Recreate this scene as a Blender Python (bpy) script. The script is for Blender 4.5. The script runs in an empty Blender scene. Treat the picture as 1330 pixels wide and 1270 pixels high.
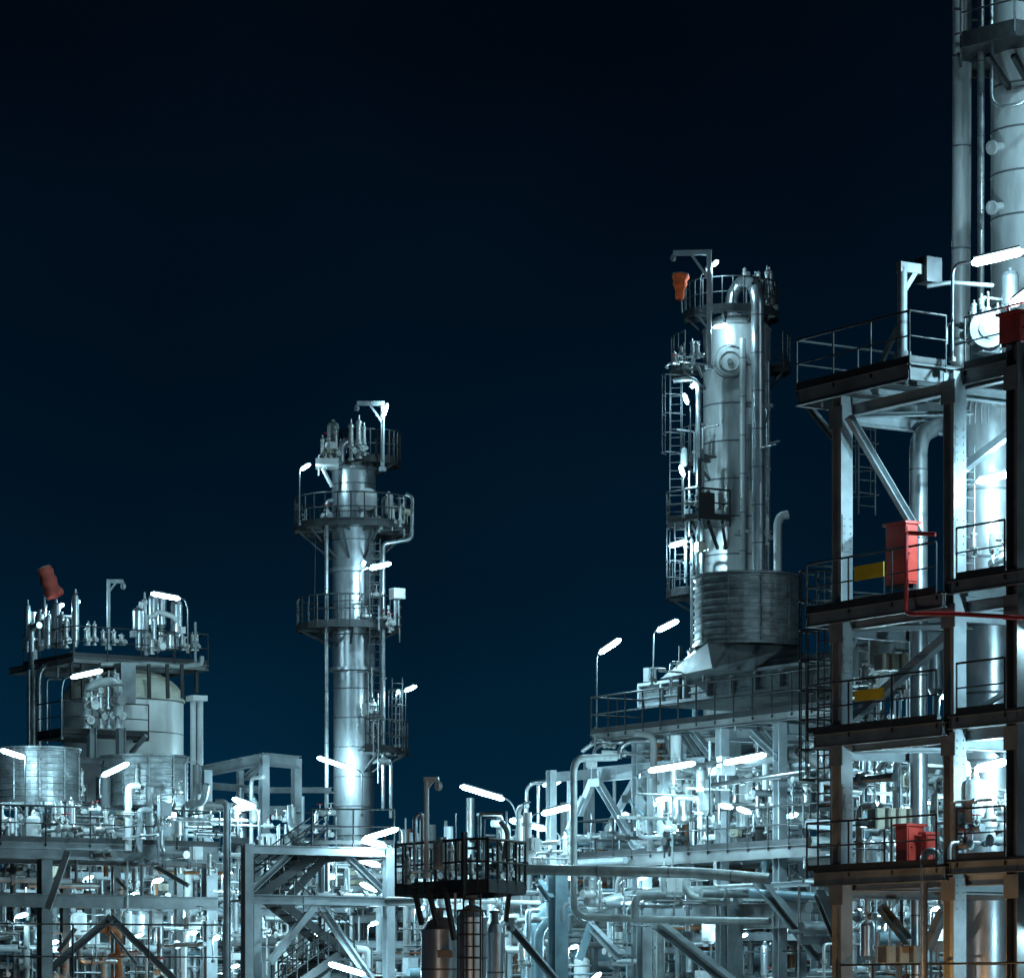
import bpy, math, random
from mathutils import Vector as Vec
R = random.Random(7)
sc = bpy.context.scene
COL = sc.collection
FP, CX, HY, EYE = 4400.0, 665.0, 1295.0, 1.7      # focal length and horizon of the photograph, in its pixels
TH = math.radians(33)
U = Vec((-math.sin(TH), math.cos(TH), 0)); W = -U   # W: towards the camera and right
V = Vec((math.cos(TH), math.sin(TH), 0))            # V: away and right
Z = Vec((0, 0, 1))
def P(px, py, D): return Vec(((px-CX)/FP*D, D, EYE+(HY-py)/FP*D))
def ZZ(py, D): return EYE+(HY-py)/FP*D

# ------------------------------------------------------------------ mesh builder
class MB:
    def __init__(s): s.v=[]; s.f=[]; s.sm=[]; s.mi=[]
    def add(s, vs, fs, smooth=False, mi=0):
        b=len(s.v); s.v += [Vec(v) for v in vs]
        for k,f in enumerate(fs):
            s.f.append([b+i for i in f]); s.sm.append(smooth); s.mi.append(mi)
        return s
    def box(s, c, hx, hy, hz, ax=W, ay=V, az=Z, mi=0):
        c=Vec(c); vs=[c+ax*(hx*i)+ay*(hy*j)+az*(hz*k) for k in (-1,1) for j in (-1,1) for i in (-1,1)]
        return s.add(vs,[(0,2,3,1),(4,5,7,6),(0,1,5,4),(2,6,7,3),(0,4,6,2),(1,3,7,5)],mi=mi)
    def prism(s, poly, p, q, ex, ey, mi=0, smooth=False):
        p=Vec(p); q=Vec(q); n=len(poly)
        vs=[p+ex*x+ey*y for x,y in poly]+[q+ex*x+ey*y for x,y in poly]
        s.add(vs,[(i,(i+1)%n,n+(i+1)%n,n+i) for i in range(n)],smooth,mi)
        s.add(vs,[tuple(range(n))[::-1],tuple(range(n,2*n))],False,mi)
        return s
    def beam(s, p, q, w=.3, h=.3, t=.03, kind='I', up=Z, mi=0):
        p=Vec(p); q=Vec(q); d=(q-p)
        if d.length<1e-4: return s
        d.normalize()
        if abs(d.dot(up))>.98: up=V
        ex=d.cross(up).normalized(); ey=ex.cross(d).normalized()
        a,b=w/2,h/2
        if kind=='I': poly=[(-a,-b),(a,-b),(a,-b+t),(t/2,-b+t),(t/2,b-t),(a,b-t),(a,b),(-a,b),(-a,b-t),(-t/2,b-t),(-t/2,-b+t),(-a,-b+t)]
        elif kind=='L': poly=[(-a,-b),(a,-b),(a,-b+t),(-a+t,-b+t),(-a+t,b),(-a,b)]
        elif kind=='C': poly=[(-a,-b),(a,-b),(a,-b+t),(-a+t,-b+t),(-a+t,b-t),(a,b-t),(a,b),(-a,b)]
        else: poly=[(-a,-b),(a,-b),(a,b),(-a,b)]
        return s.prism(poly,p,q,ex,ey,mi)
    def cyl(s, p, q, r0, r1=None, n=12, mi=0):
        p=Vec(p); q=Vec(q); r1=r0 if r1 is None else r1
        d=q-p
        if d.length<1e-5: return s
        d.normalize(); a=d.cross(Z if abs(d.z)<.9 else Vec((1,0,0))).normalized(); b=d.cross(a)
        cs=[(math.cos(2*math.pi*i/n),math.sin(2*math.pi*i/n)) for i in range(n)]
        vs=[p+(a*c+b*e)*r0 for c,e in cs]+[q+(a*c+b*e)*r1 for c,e in cs]
        s.add(vs,[(i,(i+1)%n,n+(i+1)%n,n+i) for i in range(n)],True,mi)
        s.add(vs,[tuple(range(n))[::-1],tuple(range(n,2*n))],False,mi)
        return s
    def lathe(s, c, prof, n=24, axis=Z, bands=(), smooth=True):
        c=Vec(c); axis=axis.normalized(); a=axis.cross(Vec((1,0,0)) if abs(axis.x)<.9 else Z).normalized(); b=axis.cross(a)
        for k in range(len(prof)-1):
            (r0,z0),(r1,z1)=prof[k],prof[k+1]
            vs=[c+axis*z0+(a*math.cos(2*math.pi*i/n)+b*math.sin(2*math.pi*i/n))*r0 for i in range(n)]
            vs+=[c+axis*z1+(a*math.cos(2*math.pi*i/n)+b*math.sin(2*math.pi*i/n))*r1 for i in range(n)]
            s.add(vs,[(i,(i+1)%n,n+(i+1)%n,n+i) for i in range(n)],smooth,1 if k in bands else 0)
        return s
    def tube(s, pts, r, n=8, fil=None, mi=0):
        pts=[Vec(p) for p in pts]; fil=3*r if fil is None else fil
        out=[pts[0]]
        for i in range(1,len(pts)-1):
            a,b,c=pts[i-1],pts[i],pts[i+1]
            d1=(a-b); d2=(c-b); f=min(fil,d1.length*.45,d2.length*.45)
            p1=b+d1.normalized()*f; p2=b+d2.normalized()*f
            m=5 if r>.08 else 3
            for k in range(m+1):
                t=k/m; out.append(p1*(1-t)**2+b*2*t*(1-t)+p2*t*t)
        out.append(pts[-1])
        d0=(out[1]-out[0]).normalized(); a=d0.cross(Z if abs(d0.z)<.9 else Vec((1,0,0))).normalized()
        rings=[]
        for i,p in enumerate(out):
            d=((out[min(i+1,len(out)-1)]-out[i]).normalized()+(out[i]-out[max(i-1,0)]).normalized())
            if d.length<1e-6: d=d0.copy()
            d.normalize(); a=(a-d*a.dot(d)).normalized(); b=d.cross(a)
            rings.append([p+(a*math.cos(2*math.pi*k/n)+b*math.sin(2*math.pi*k/n))*r for k in range(n)])
        vs=[v for g in rings for v in g]; m=len(rings)
        s.add(vs,[(j*n+i,j*n+(i+1)%n,(j+1)*n+(i+1)%n,(j+1)*n+i) for j in range(m-1) for i in range(n)],True,mi)
        s.add(rings[0],[tuple(range(n))[::-1]],False,mi); s.add(rings[-1],[tuple(range(n))],False,mi)
        return s
    def slab(s, poly, z0, z1, mi=0):
        n=len(poly); vs=[Vec((p[0],p[1],z0)) for p in poly]+[Vec((p[0],p[1],z1)) for p in poly]
        s.add(vs,[(i,(i+1)%n,n+(i+1)%n,n+i) for i in range(n)]+[tuple(range(n))[::-1],tuple(range(n,2*n))],False,mi)
        return s
    def mesh(s, name, mats, org):
        me=bpy.data.meshes.new(name)
        me.from_pydata([tuple(v-org) for v in s.v],[],s.f)
        for m in mats: me.materials.append(m)
        me.polygons.foreach_set('use_smooth',s.sm); me.polygons.foreach_set('material_index',[min(i,len(mats)-1) for i in s.mi])
        me.update()
        return me

def mk(name, mb, mat, org, parent=None):
    mats=mat if isinstance(mat,(list,tuple)) else [mat]
    o=bpy.data.objects.new(name, mb.mesh(name,mats,org)); COL.objects.link(o)
    if parent: o.parent=parent
    else: o.location=org
    return o
class Thing:
    def __init__(s, name, label, cat, loc, group=None, kind=None):
        s.o=bpy.data.objects.new(name,None); COL.objects.link(s.o); s.loc=Vec(loc); s.o.location=s.loc
        s.o.empty_display_size=.2
        s.o['label']=label; s.o['category']=cat
        if group: s.o['group']=group
    def part(s, name, mb, mat, parent=None, label=None):
        o=mk(name,mb,mat,s.loc,parent or s.o)
        if label: o['label']=label
        return o
def solo(name, label, cat, mb, mat, group=None, kind=None):
    n=len(mb.v); org=Vec((sum(v.x for v in mb.v)/n,sum(v.y for v in mb.v)/n,min(v.z for v in mb.v)))
    o=mk(name,mb,mat,org); 
    if kind: o['kind']=kind
    if label: o['label']=label
    if cat: o['category']=cat
    if group: o['group']=group
    return o

# ------------------------------------------------------------------ materials
def mat(name, c1, c2=None, rough=.5, metal=0.0, scale=1.5, bump=.0, streak=0.0, rvar=.15):
    m=bpy.data.materials.new(name); m.use_nodes=True; nt=m.node_tree; N=nt.nodes; L=nt.links
    b=N['Principled BSDF']; b.inputs['Metallic'].default_value=metal
    tc=N.new('ShaderNodeTexCoord'); mp=N.new('ShaderNodeMapping'); L.new(tc.outputs['Object'],mp.inputs['Vector'])
    if streak: mp.inputs['Scale'].default_value=(1,1,1-streak)
    ns=N.new('ShaderNodeTexNoise'); ns.inputs['Scale'].default_value=scale; ns.inputs['Detail'].default_value=7; ns.inputs['Roughness'].default_value=.65
    L.new(mp.outputs[0],ns.inputs['Vector'])
    cr=N.new('ShaderNodeValToRGB'); e=cr.color_ramp.elements
    c2=c2 or tuple(x*.6 for x in c1)
    e[0].position=.32; e[0].color=(*c2,1); e[1].position=.62; e[1].color=(*c1,1)
    L.new(ns.outputs['Fac'],cr.inputs[0]); L.new(cr.outputs[0],b.inputs['Base Color'])
    mr=N.new('ShaderNodeMapRange'); mr.inputs['To Min'].default_value=max(.05,rough-rvar); mr.inputs['To Max'].default_value=min(1,rough+rvar)
    n2=N.new('ShaderNodeTexNoise'); n2.inputs['Scale'].default_value=scale*4; n2.inputs['Detail'].default_value=4
    L.new(mp.outputs[0],n2.inputs['Vector']); L.new(n2.outputs['Fac'],mr.inputs[0]); L.new(mr.outputs[0],b.inputs['Roughness'])
    if bump:
        bp=N.new('ShaderNodeBump'); bp.inputs['Strength'].default_value=bump; bp.inputs['Distance'].default_value=.05
        L.new(ns.outputs['Fac'],bp.inputs['Height']); L.new(bp.outputs[0],b.inputs['Normal'])
    return m
def emit(name, c, s):
    m=bpy.data.materials.new(name); m.use_nodes=True; b=m.node_tree.nodes['Principled BSDF']
    b.inputs['Base Color'].default_value=(.8,.8,.8,1); b.inputs['Emission Color'].default_value=(*c,1); b.inputs['Emission Strength'].default_value=s
    return m
CLAD=mat('aluminium_cladding',(.64,.68,.70),(.38,.41,.43),.33,.8,1.1,.22,.6)
CLADW=mat('weathered_cladding',(.60,.62,.62),(.30,.31,.31),.42,.4,1.0,.3,.8)
SEAM=mat('cladding_strap',(.16,.17,.18),None,.5,.5)
STEEL=mat('grey_painted_steel',(.22,.25,.26),(.12,.135,.14),.5,.0,1.6,.05)
STEELB=mat('pale_painted_steel',(.40,.45,.47),(.25,.28,.30),.45,.1,1.4,.05)
STEELD=mat('weathered_dark_steel',(.20,.21,.21),(.11,.11,.11),.55,.0,1.2,.05)
BLACK=mat('black_painted_steel',(.018,.02,.022),None,.55,.0,3)
RAIL=mat('dark_rail_paint',(.05,.055,.06),None,.5,.2,3)
RAILG=mat('galvanised_rail',(.28,.30,.31),None,.45,.5,3)
GRATE=mat('steel_grating',(.07,.075,.08),None,.6,.4,9)
GALV=mat('galvanised_sheet',(.32,.35,.36),(.13,.14,.14),.38,.6,2.2,.3,-.2,.2)
TANK=mat('weathered_white_cladding',(.68,.71,.70),(.50,.51,.47),.45,.15,.55,.05,.7)
DOME=mat('mossy_dome_cladding',(.50,.50,.42),(.25,.23,.16),.6,.1,.9,.1)
PIPE=mat('insulated_pipe',(.46,.50,.51),(.24,.26,.27),.33,.8,2.5,.08)
PIPEP=mat('painted_pipe',(.34,.38,.37),(.20,.22,.22),.42,.1,2.5,.03)
TEALP=mat('pale_blue_pipe',(.26,.38,.43),(.17,.26,.30),.4,.2,2.0,.03)
FIT=mat('bare_fitting_metal',(.62,.64,.62),(.25,.26,.26),.36,.55,6,.1)
RED=mat('red_cabinet_paint',(.62,.06,.04),(.42,.04,.03),.4,.0,2,.03)
REDP=mat('red_pipe_paint',(.42,.02,.02),None,.45,.0,3)
YEL=mat('yellow_sign_paint',(.80,.60,.02),(.66,.48,.02),.5,.0,2)
ORG=mat('orange_windsock_cloth',(.98,.15,.03),(.88,.10,.02),.8,.0,3,.2)
REDC=mat('faded_red_windsock_cloth',(.50,.10,.07),(.34,.06,.05),.85,.0,3,.2)
CREAM=mat('cream_enclosure',(.60,.57,.44),(.45,.42,.32),.5,.0,3)
RUST=mat('rusty_steel',(.34,.13,.05),(.14,.06,.03),.75,.1,3,.3)
CONC=mat('concrete_ground',(.22,.22,.21),(.13,.13,.12),.85,.0,.4,.3)
WHITE=mat('white_enclosure',(.72,.75,.74),(.58,.60,.60),.4,.0,2)
LAMP=emit('cool_white_lens',(.56,.88,1.0),12)
LAMPX=emit('dim_cool_white_lens',(.66,.90,1.0),30)
SOD=emit('sodium_lens',(1.0,.48,.13),12)

# ------------------------------------------------------------------ frames
class Fr:
    def __init__(s, px, D): s.o=Vec(((px-CX)/FP*D, D, 0))
    def p(s,a,v,z): 
        q=s.o+W*a+V*v; return Vec((q.x,q.y,z))
    def a(s,px,v=0):                                   # a where the line v=const meets picture column px
        k=(px-CX)/FP; b=s.o+V*v; return (k*b.y-b.x)/(W.x-k*W.y)
    def v(s,px,a=0):
        k=(px-CX)/FP; b=s.o+W*a; return (k*b.y-b.x)/(V.x-k*V.y)
    def z(s,py,a,v=0): 
        q=s.p(a,v,0); return ZZ(py,q.y)
def rail(pts, h=1.1, r=.025, step=1.5, kick=True, mids=1):
    mb=MB(); pts=[Vec(p) for p in pts]
    mb.tube([p+Z*h for p in pts],r*1.1,6,fil=.02)
    for k in range(mids): mb.tube([p+Z*(h*(k+1)/(mids+1)) for p in pts],r*.8,5,fil=.02)
    if kick:
        for a,b in zip(pts,pts[1:]): mb.beam(a+Z*.06,b+Z*.06,.02,.12,kind='B')
    for i,(a,b) in enumerate(zip(pts,pts[1:])):
        L=(b-a).length; n=max(1,round(L/step))
        for k in range(n+1):
            if k==0 and i>0: continue
            p=a.lerp(b,k/n); mb.cyl(p-Z*.18,p+Z*h,r,n=6)
    return mb
def arc(c, r, a0, a1, n, z): return [Vec((c.x+r*math.cos(a0+(a1-a0)*i/n), c.y+r*math.sin(a0+(a1-a0)*i/n), z)) for i in range(n+1)]
def ringdeck(t, c, z, r0, r1, a0=0, a1=360, railm=RAIL, brk=6, rr=.028, plat=RAIL, rh=1.1, bl=1.0):
    a0,a1=math.radians(a0),math.radians(a1); n=max(6,int((a1-a0)/.22))
    o=arc(c,r1,a0,a1,n,0); i=arc(c,r0,a0,a1,n,0); mb=MB()
    for k in range(n): mb.slab([o[k],o[k+1],i[k+1],i[k]],z-.06,z)
    t.part('platform',mb,GRATE)
    mb=MB()
    for k in range(n): mb.beam(o[k]+Z*(z-.08),o[k+1]+Z*(z-.08),.05,.2,kind='B')
    t.part('edge_beam',mb,plat)
    t.part('railing',rail(arc(c,r1-.03,a0,a1,n,z),rh,rr,step=1.4),railm)
    for k in range(brk):
        g=a0+(a1-a0)*(k+.5)/brk; d=Vec((math.cos(g),math.sin(g),0))
        b=MB(); b.beam(Vec((c.x,c.y,z-.14))+d*r0,Vec((c.x,c.y,z-.14))+d*(r1-.05),.09,.12,kind='B')
        b.beam(Vec((c.x,c.y,z-.2))+d*(r1-.25),Vec((c.x,c.y,z-bl-.15))+d*r0,.08,.08,kind='B')
        t.part('bracket',b,plat)
def ladder(p, h, dirv, w=.45, cage=True, back=None, r=.022):
    mb=MB(); s=dirv.normalized(); back=back or Vec((-s.y,s.x,0))
    for k in (-1,1): mb.cyl(p+s*(w/2*k),p+s*(w/2*k)+Z*h,r,n=5)
    for k in range(int(h/.3)): mb.cyl(p-s*(w/2)+Z*(.3*k+.2),p+s*(w/2)+Z*(.3*k+.2),r*.7,n=4)
    if cage:
        zz=[.3+2.0+.7*k for k in range(int(max(0,h-2)/.7)+1)] if h>4 else [.5+.6*k for k in range(int(h/.6))]
        for q in zz:
            mb.tube([p+Z*q+s*(math.cos(g)*.36)+back*(math.sin(g)*.7) for g in [math.pi*i/8 for i in range(9)]],r*.8,4,fil=.01)
        if zz:
            for g in (0.4,1.1,1.57,2.04,2.7): mb.cyl(p+Z*zz[0]+s*(math.cos(g)*.36)+back*(math.sin(g)*.7),p+Z*zz[-1]+s*(math.cos(g)*.36)+back*(math.sin(g)*.7),r*.6,n=4)
    return mb

# ------------------------------------------------------------------ repeated small things
def plight(t,p,e,c,s=.04):
    pl=bpy.data.lights.new('lamp_light','POINT'); pl.energy=e; pl.color=c; pl.shadow_soft_size=s
    po=bpy.data.objects.new('lamp_light',pl); COL.objects.link(po); po.parent=t.o; po.location=Vec(p)-t.loc
def lamp(x1,y1,x2,y2,D,pole,label,dd=0,m=None,r=.085,pr=.026,base=True,group='tubular lamps lighting the plant',name='tube_lamp',pw=1.0):
    a=P(x1,y1,D); b=P(x2,y2,D+dd); d=(b-a).normalized()
    pts=[P(q[0],q[1],q[2] if len(q)>2 else D) for q in pole]
    if r==.085 and (b-a).length>.6: r=.10
    t=Thing(name,label,'lamp',pts[0] if pts else a,group)
    up=(Z-d*Z.dot(d)).normalized(); side=d.cross(up)
    poly=[(math.cos(2*math.pi*i/8)*r,math.sin(2*math.pi*i/8)*r*.8) for i in range(8)]
    n=8; mb=MB(); e=min(.1,(b-a).length*.2)
    rings=[(a,.45),(a+d*e,1),(b-d*e,1),(b,.45)]; vs=[]
    for c,s in rings: vs+=[c-up*.02+side*x*s+up*y*s for x,y in poly]
    mb.add(vs,[(j*n+i,j*n+(i+1)%n,(j+1)*n+(i+1)%n,(j+1)*n+i) for j in range(3) for i in range(n)]+[tuple(range(n))[::-1],tuple(range(3*n,4*n))],False)
    t.part('lens',mb,m or LAMP)
    plight(t,(a+b)/2-up*(r*.8+.07),(330 if (b-a).length>.6 else 110)*pw,(.48,.84,1))
    mb=MB(); h=[(-r*.7,0),(r*.7,0),(r*.45,.045),(-r*.45,.045)]
    mb.prism([(x,y+r*.8) for x,y in h],a+d*e*.7-up*.02,b-d*e*.7-up*.02,side,up)
    t.part('housing',mb,STEELB)
    if pts:
        mb=MB(); mb.tube(pts+[a-d*.02+up*.02],pr,6,fil=.35); 
        if base: mb.cyl(pts[0],pts[0]+Z*.1,pr*2.4,n=8)
        t.part('pole',mb,RAILG)
    return t
def davit(base,h,arm,dirv,label,r=.07,m=STEELB,box=False,strut=True,group=None):
    t=Thing('davit_crane',label,'crane',base,group); d=dirv.normalized()
    t.part('post',MB().cyl(base,base+Z*h,r,n=10).cyl(base,base+Z*.15,r*1.8,n=10),m)
    e=base+Z*h+d*arm
    t.part('arm',MB().beam(base+Z*(h+.0)-d*r,e,r*1.6,r*2,kind='B'),m)
    if strut: t.part('strut',MB().beam(base+Z*(h-arm*.75),base+Z*(h-.05)+d*arm*.5,r*1.0,r*1.0,kind='B'),m)
    if box: t.part('hoist',MB().box(e,.22,.22,.28),RAIL)
    else: t.part('pulley',MB().cyl(e-Z*.18+V*.05,e-Z*.18-V*.05,.12,n=10).beam(e,e-Z*.2,.05,.05,kind='B'),m)
    return t
def valve_mb(c, ax, s):
    b=MB(); b.cyl(c-ax*s,c-ax*s*.8,s*.55,n=10); b.cyl(c+ax*s*.8,c+ax*s,s*.55,n=10)
    b.cyl(c-ax*s*.8,c,s*.3,s*.5,n=10); b.cyl(c,c+ax*s*.8,s*.5,s*.3,n=10)
    b.cyl(c,c+Z*s*.9,s*.28,n=8); b.cyl(c+Z*s*.75,c+Z*s*.9,s*.45,n=8); b.cyl(c+Z*s*.9,c+Z*s*1.7,s*.1,n=6)
    w=MB(); k=10; cc=c+Z*s*1.7; side=ax.cross(Z).normalized()
    w.tube([cc+ax*(math.cos(2*math.pi*i/k)*s*.6)+side*(math.sin(2*math.pi*i/k)*s*.6) for i in range(k+1)],s*.08,5,fil=.01)
    for q in (ax,side): w.cyl(cc-q*s*.6,cc+q*s*.6,s*.05,n=4)
    return b,w
def valve(c, ax, s, label, group, m=None, wheel=None):
    t=Thing('gate_valve',label,'valve',c-Z*s*.6,group); b,w=valve_mb(c,ax,s)
    t.part('body',b,m or FIT); t.part('handwheel',w,wheel or STEELD)
def relief(c, s, h, label, group, m=None, out=W):
    b=MB(); b.lathe(c,[(0,0),(s*.9,0),(s*.9,h*.06),(s*.5,h*.06),(s*.55,h*.3),(s,h*.33),(s,h*.38),(s*.7,h*.38),(s*.62,h*.8),(s*.85,h*.8),(s*.8,h*.86),(s*.3,h*.9),(s*.25,h),(0,h)],12)
    b.cyl(c+Z*h*.22,c+Z*h*.22+out*s*2,s*.45,n=8); b.cyl(c+Z*h*.22+out*s*1.8,c+Z*h*.22+out*s*2,s*.8,n=10)
    solo('relief_valve',label,'valve',b,m or FIT,group)
def pot(c, r, h, label, group, m=None, name='pressure_pot'):
    b=MB(); b.lathe(c,[(0,0),(r*.6,0.02*h),(r,.12*h),(r,.2*h),(r*1.06,.2*h),(r*1.06,.23*h),(r,.23*h),(r,.84*h),(r*.85,.93*h),(r*.35,.98*h),(r*.3,h*1.05),(0,h*1.05)],16)
    solo(name,label,'vessel',b,m or CLAD,group)
def jbox(c, a, v, h, label, group, m=WHITE, m2=None):
    t=Thing('junction_box',label,'box',c-Z*h,group)
    t.part('enclosure',MB().box(c,a,v,h),m)
    t.part('door',MB().box(c+W*(a+.012),.01,v*.86,h*.88).cyl(c+W*(a+.02)+V*v*.6,c+W*(a+.06)+V*v*.6,.015,n=6),m2 or m)
    t.part('back_plate',MB().box(c-V*(v+.012),a*.86,.01,h*.88),m2 or STEELD)
def pipe(pts,r,label,group=None,m=None,flange=0,n=10,fil=None,name='pipe',cat='pipe',straps=0):
    mb=MB().tube(pts,r,n,fil)
    for k in range(len(pts)-1):
        a,b=Vec(pts[k]),Vec(pts[k+1]); L=(b-a).length; d=(b-a).normalized()
        if flange and L>flange*.6:
            q=flange*.5
            while q<L-.3:
                c=a+d*q; mb.cyl(c-d*.05,c-d*.01,r*1.6+.02,n=n); mb.cyl(c+d*.01,c+d*.05,r*1.6+.02,n=n); q+=flange
        if straps and L>straps:
            q=straps*.5
            while q<L-.1: c=a+d*q; mb.cyl(c-d*.02,c+d*.02,r*1.04,n=n,mi=1); q+=straps
    return solo(name,label,cat,mb,[m or PIPE,SEAM],group)
def ppipe(l,r,label,**k): return pipe([P(*q) for q in l],r,label,**k)

def deck(t,F,a0,a1,v0,v1,z,rails=(),railm=RAIL,fm=STEELD,h=.26,step=1.5,rr=.025,joist=1.2):
    c=[F.p(a0,v0,0),F.p(a1,v0,0),F.p(a1,v1,0),F.p(a0,v1,0)]
    t.part('deck_grating',MB().slab(c,z-.05,z),GRATE)
    fb=MB()
    for i in range(4): 
        p,q=c[i]+Z*(z-.06-h/2),c[(i+1)%4]+Z*(z-.06-h/2); fb.beam(p,q,.1,h,.02,'C')
    t.part('edge_beam',fb,fm)
    jb=MB(); n=int(abs(a1-a0)/joist)
    for k in range(1,n):
        a=a0+(a1-a0)*k/n; jb.beam(F.p(a,v0+.06,z-.17),F.p(a,v1-.06,z-.17),.09,.16,.015)
    if n>1: t.part('joist',jb,STEELB)
    for rp in rails: t.part('railing',rail([F.p(a,v,z) for a,v in rp],1.1,rr,step),railm)
def col(t,F,a,v,z0,z1,w=.34,m=STEELB,name='column',h=None):
    t.part(name,MB().beam(F.p(a,v,z0),F.p(a,v,z1),w,h or w,.03,'I',up=W),m)
def bm(t,F,a,b,w=.2,h=.3,m=STEELB,name='beam',kind='I'):
    t.part(name,MB().beam(F.p(*a),F.p(*b),w,h,.025,kind),m)

# ------------------------------------------------------------------ camera, world, ground
cam=bpy.data.cameras.new('camera'); co=bpy.data.objects.new('camera',cam); COL.objects.link(co); sc.camera=co
co.location=(0,0,EYE); co.rotation_euler=(math.pi/2,0,0); cam.sensor_width=36; cam.sensor_fit='HORIZONTAL'
cam.lens=FP/1330*36; cam.shift_y=(HY-635)/1330; cam.clip_end=3000; cam.clip_start=.5
w=bpy.data.worlds.new('World'); sc.world=w; w.use_nodes=True; nt=w.node_tree; N=nt.nodes; L=nt.links
bg=N['Background']; tc=N.new('ShaderNodeTexCoord'); sx=N.new('ShaderNodeSeparateXYZ'); cr=N.new('ShaderNodeValToRGB')
L.new(tc.outputs['Generated'],sx.inputs[0]); L.new(sx.outputs['Z'],cr.inputs[0]); 
nz=N.new('ShaderNodeTexNoise'); nz.inputs['Scale'].default_value=7; nz.inputs['Detail'].default_value=3; L.new(tc.outputs['Generated'],nz.inputs['Vector'])
mr=N.new('ShaderNodeMapRange'); mr.inputs['From Min'].default_value=.3; mr.inputs['From Max'].default_value=.7; mr.inputs['To Min'].default_value=.78; mr.inputs['To Max'].default_value=1.22; L.new(nz.outputs['Fac'],mr.inputs[0])
vm=N.new('ShaderNodeVectorMath'); vm.operation='SCALE'; L.new(cr.outputs[0],vm.inputs[0]); L.new(mr.outputs[0],vm.inputs['Scale']); L.new(vm.outputs[0],bg.inputs['Color'])
els=cr.color_ramp.elements; els[0].position=0; els[0].color=(.0013,.029,.064,1); els[1].position=.33; els[1].color=(.0005,.0028,.0060,1)
for p_,c_ in ((.055,(.0007,.0180,.042,1)),(.12,(.0004,.0088,.0215,1)),(.20,(.0004,.0046,.0115,1)),(.27,(.0004,.0028,.0070,1))):
    e=els.new(p_); e.color=c_
bg.inputs['Strength'].default_value=1.0
sun=bpy.data.lights.new('plant_fill_sun','SUN'); so=bpy.data.objects.new('plant_fill_sun',sun); COL.objects.link(so)
sun.energy=.24; sun.angle=math.radians(12); sun.color=(.60,.86,1.0)  # soft added fill in place of unseen plant lamps
so.rotation_euler=Vec((-.75,.80,-.42)).to_track_quat('-Z','Y').to_euler()
sc.view_settings.view_transform='Standard'; sc.view_settings.look='None'; sc.view_settings.exposure=0; sc.view_settings.gamma=1
g=MB(); g.slab([(-420,-40),(420,-40),(420,700),(-420,700)],-.2,0); o=solo('ground',None,None,g,CONC); o['kind']='structure'

# ================================================================== RIGHT TOWER
T=Fr(1240,75.0)
aA=T.a(1094); aC=T.a(1322)
t=Thing('steel_tower','tall grey steel access tower with four railed decks at the right edge','tower',T.p(0,0,0))
ZD=[T.z(478,0),T.z(768,0),T.z(934,0),T.z(1122,0),1.35]
DV=5.0
def colT(a,v,z1,m=STEELB,w=.34): col(t,T,a,v,0,z1,w,m)
colT(aA,0,T.z(516,aA)); colT(0,0,ZD[0]-.1,w=.36); colT(aC,0,T.z(447,aC),m=STEELD,w=.36)
for a in (aA,0,aC): colT(a,DV,ZD[0]-.1,w=.3)
def D1(): 
    deck(t,T,T.a(1035,-1.0),T.a(1181,-1.0),-1.0,2.6,ZD[0]+.12,rails=[[(T.a(1035,-1.0),2.6),(T.a(1035,-1.0),-1.0),(T.a(1181,-1.0),-1.0),(T.a(1181,-1.0),.05)]],h=.36,fm=STEEL)
    deck(t,T,T.a(1181,-1.0)+.02,3.2,.12,DV,ZD[0],rails=[[(0.2,.12),(3.1,.12)]],h=.34,fm=STEEL)
D1()
for z in ZD[1:4]:
    deck(t,T,T.a(1062)if z==ZD[1] else T.a(1070),0.0,-.32,DV,z,rails=[[(T.a(1062),2),(T.a(1062),-.32),(-.25,-.32)]],h=.31,fm=STEEL,step=1.35)
    deck(t,T,0.02,3.4,-.2,DV-.02,z+.25 if z==ZD[1] else z+.1,rails=[[(.3,-.2),(aC-.2,-.2)]],h=.28,fm=STEEL,step=1.35)
deck(t,T,T.a(1100),3.4,-.2,DV,ZD[4],rails=[[(T.a(1100),-.2),(3.3,-.2)]],h=.3,step=1.2)
# beams under decks and braces
for z in ZD[:4]:
    bm(t,T,(aA,.25,z-.36),(aC,.25,z-.36),.2,.26)
    bm(t,T,(aA,DV,z-.5),(aC,DV,z-.5),.22,.3); 
    for a in (aA,0,aC): bm(t,T,(a,.18,z-.52),(a,DV-.2,z-.52),.2,.28)
    bm(t,T,(aA,.3,z-.45),(0,DV-.3,z-.45),.12,.12,kind='L',name='brace')
def brace(a,b,w=.16,m=STEELB,D=None): t.part('brace',MB().beam(a,b,w,w,.02,'C'),m)
brace(P(1103,541,77.6),P(1193,694,78.6),.17); brace(P(1042,517,79.6),P(1086,572,78.6),.13)
brace(P(1231,826,76.5),P(1108,932,79.5),.2); brace(P(1122,800,79),P(1104,842,78.5),.13)
brace(P(1312,562,75),P(1247,612,76.5),.17); brace(P(1313,895,74.5),P(1247,935,76),.1)
brace(P(1145,1178,79),P(1180,1222,79.5),.2,STEEL); brace(P(1226,1182,77),P(1205,1230,77.5),.2,STEEL)
brace(P(1064,1160,80),P(1094,1232,78.5),.22,STEEL); brace(P(1247,945,76.5),P(1310,985,76),.12)
brace(P(1108,975,80),P(1165,965,81),.12); brace(P(1140,1000,82),P(1165,965,82),.14)
t.part('ladder',ladder(P(1071,1140,80.0),ZD[1]-ZD[3]+1.2,W,back=-V,w=.5,r=.03),BLACK)
t.part('ladder',ladder(P(1126,668,79.5),2.7,V,w=.5,back=-W),BLACK)
t.part('ladder',ladder(P(1257,760,77.4),3.2,V,w=.4,cage=False),RAILG)
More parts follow.
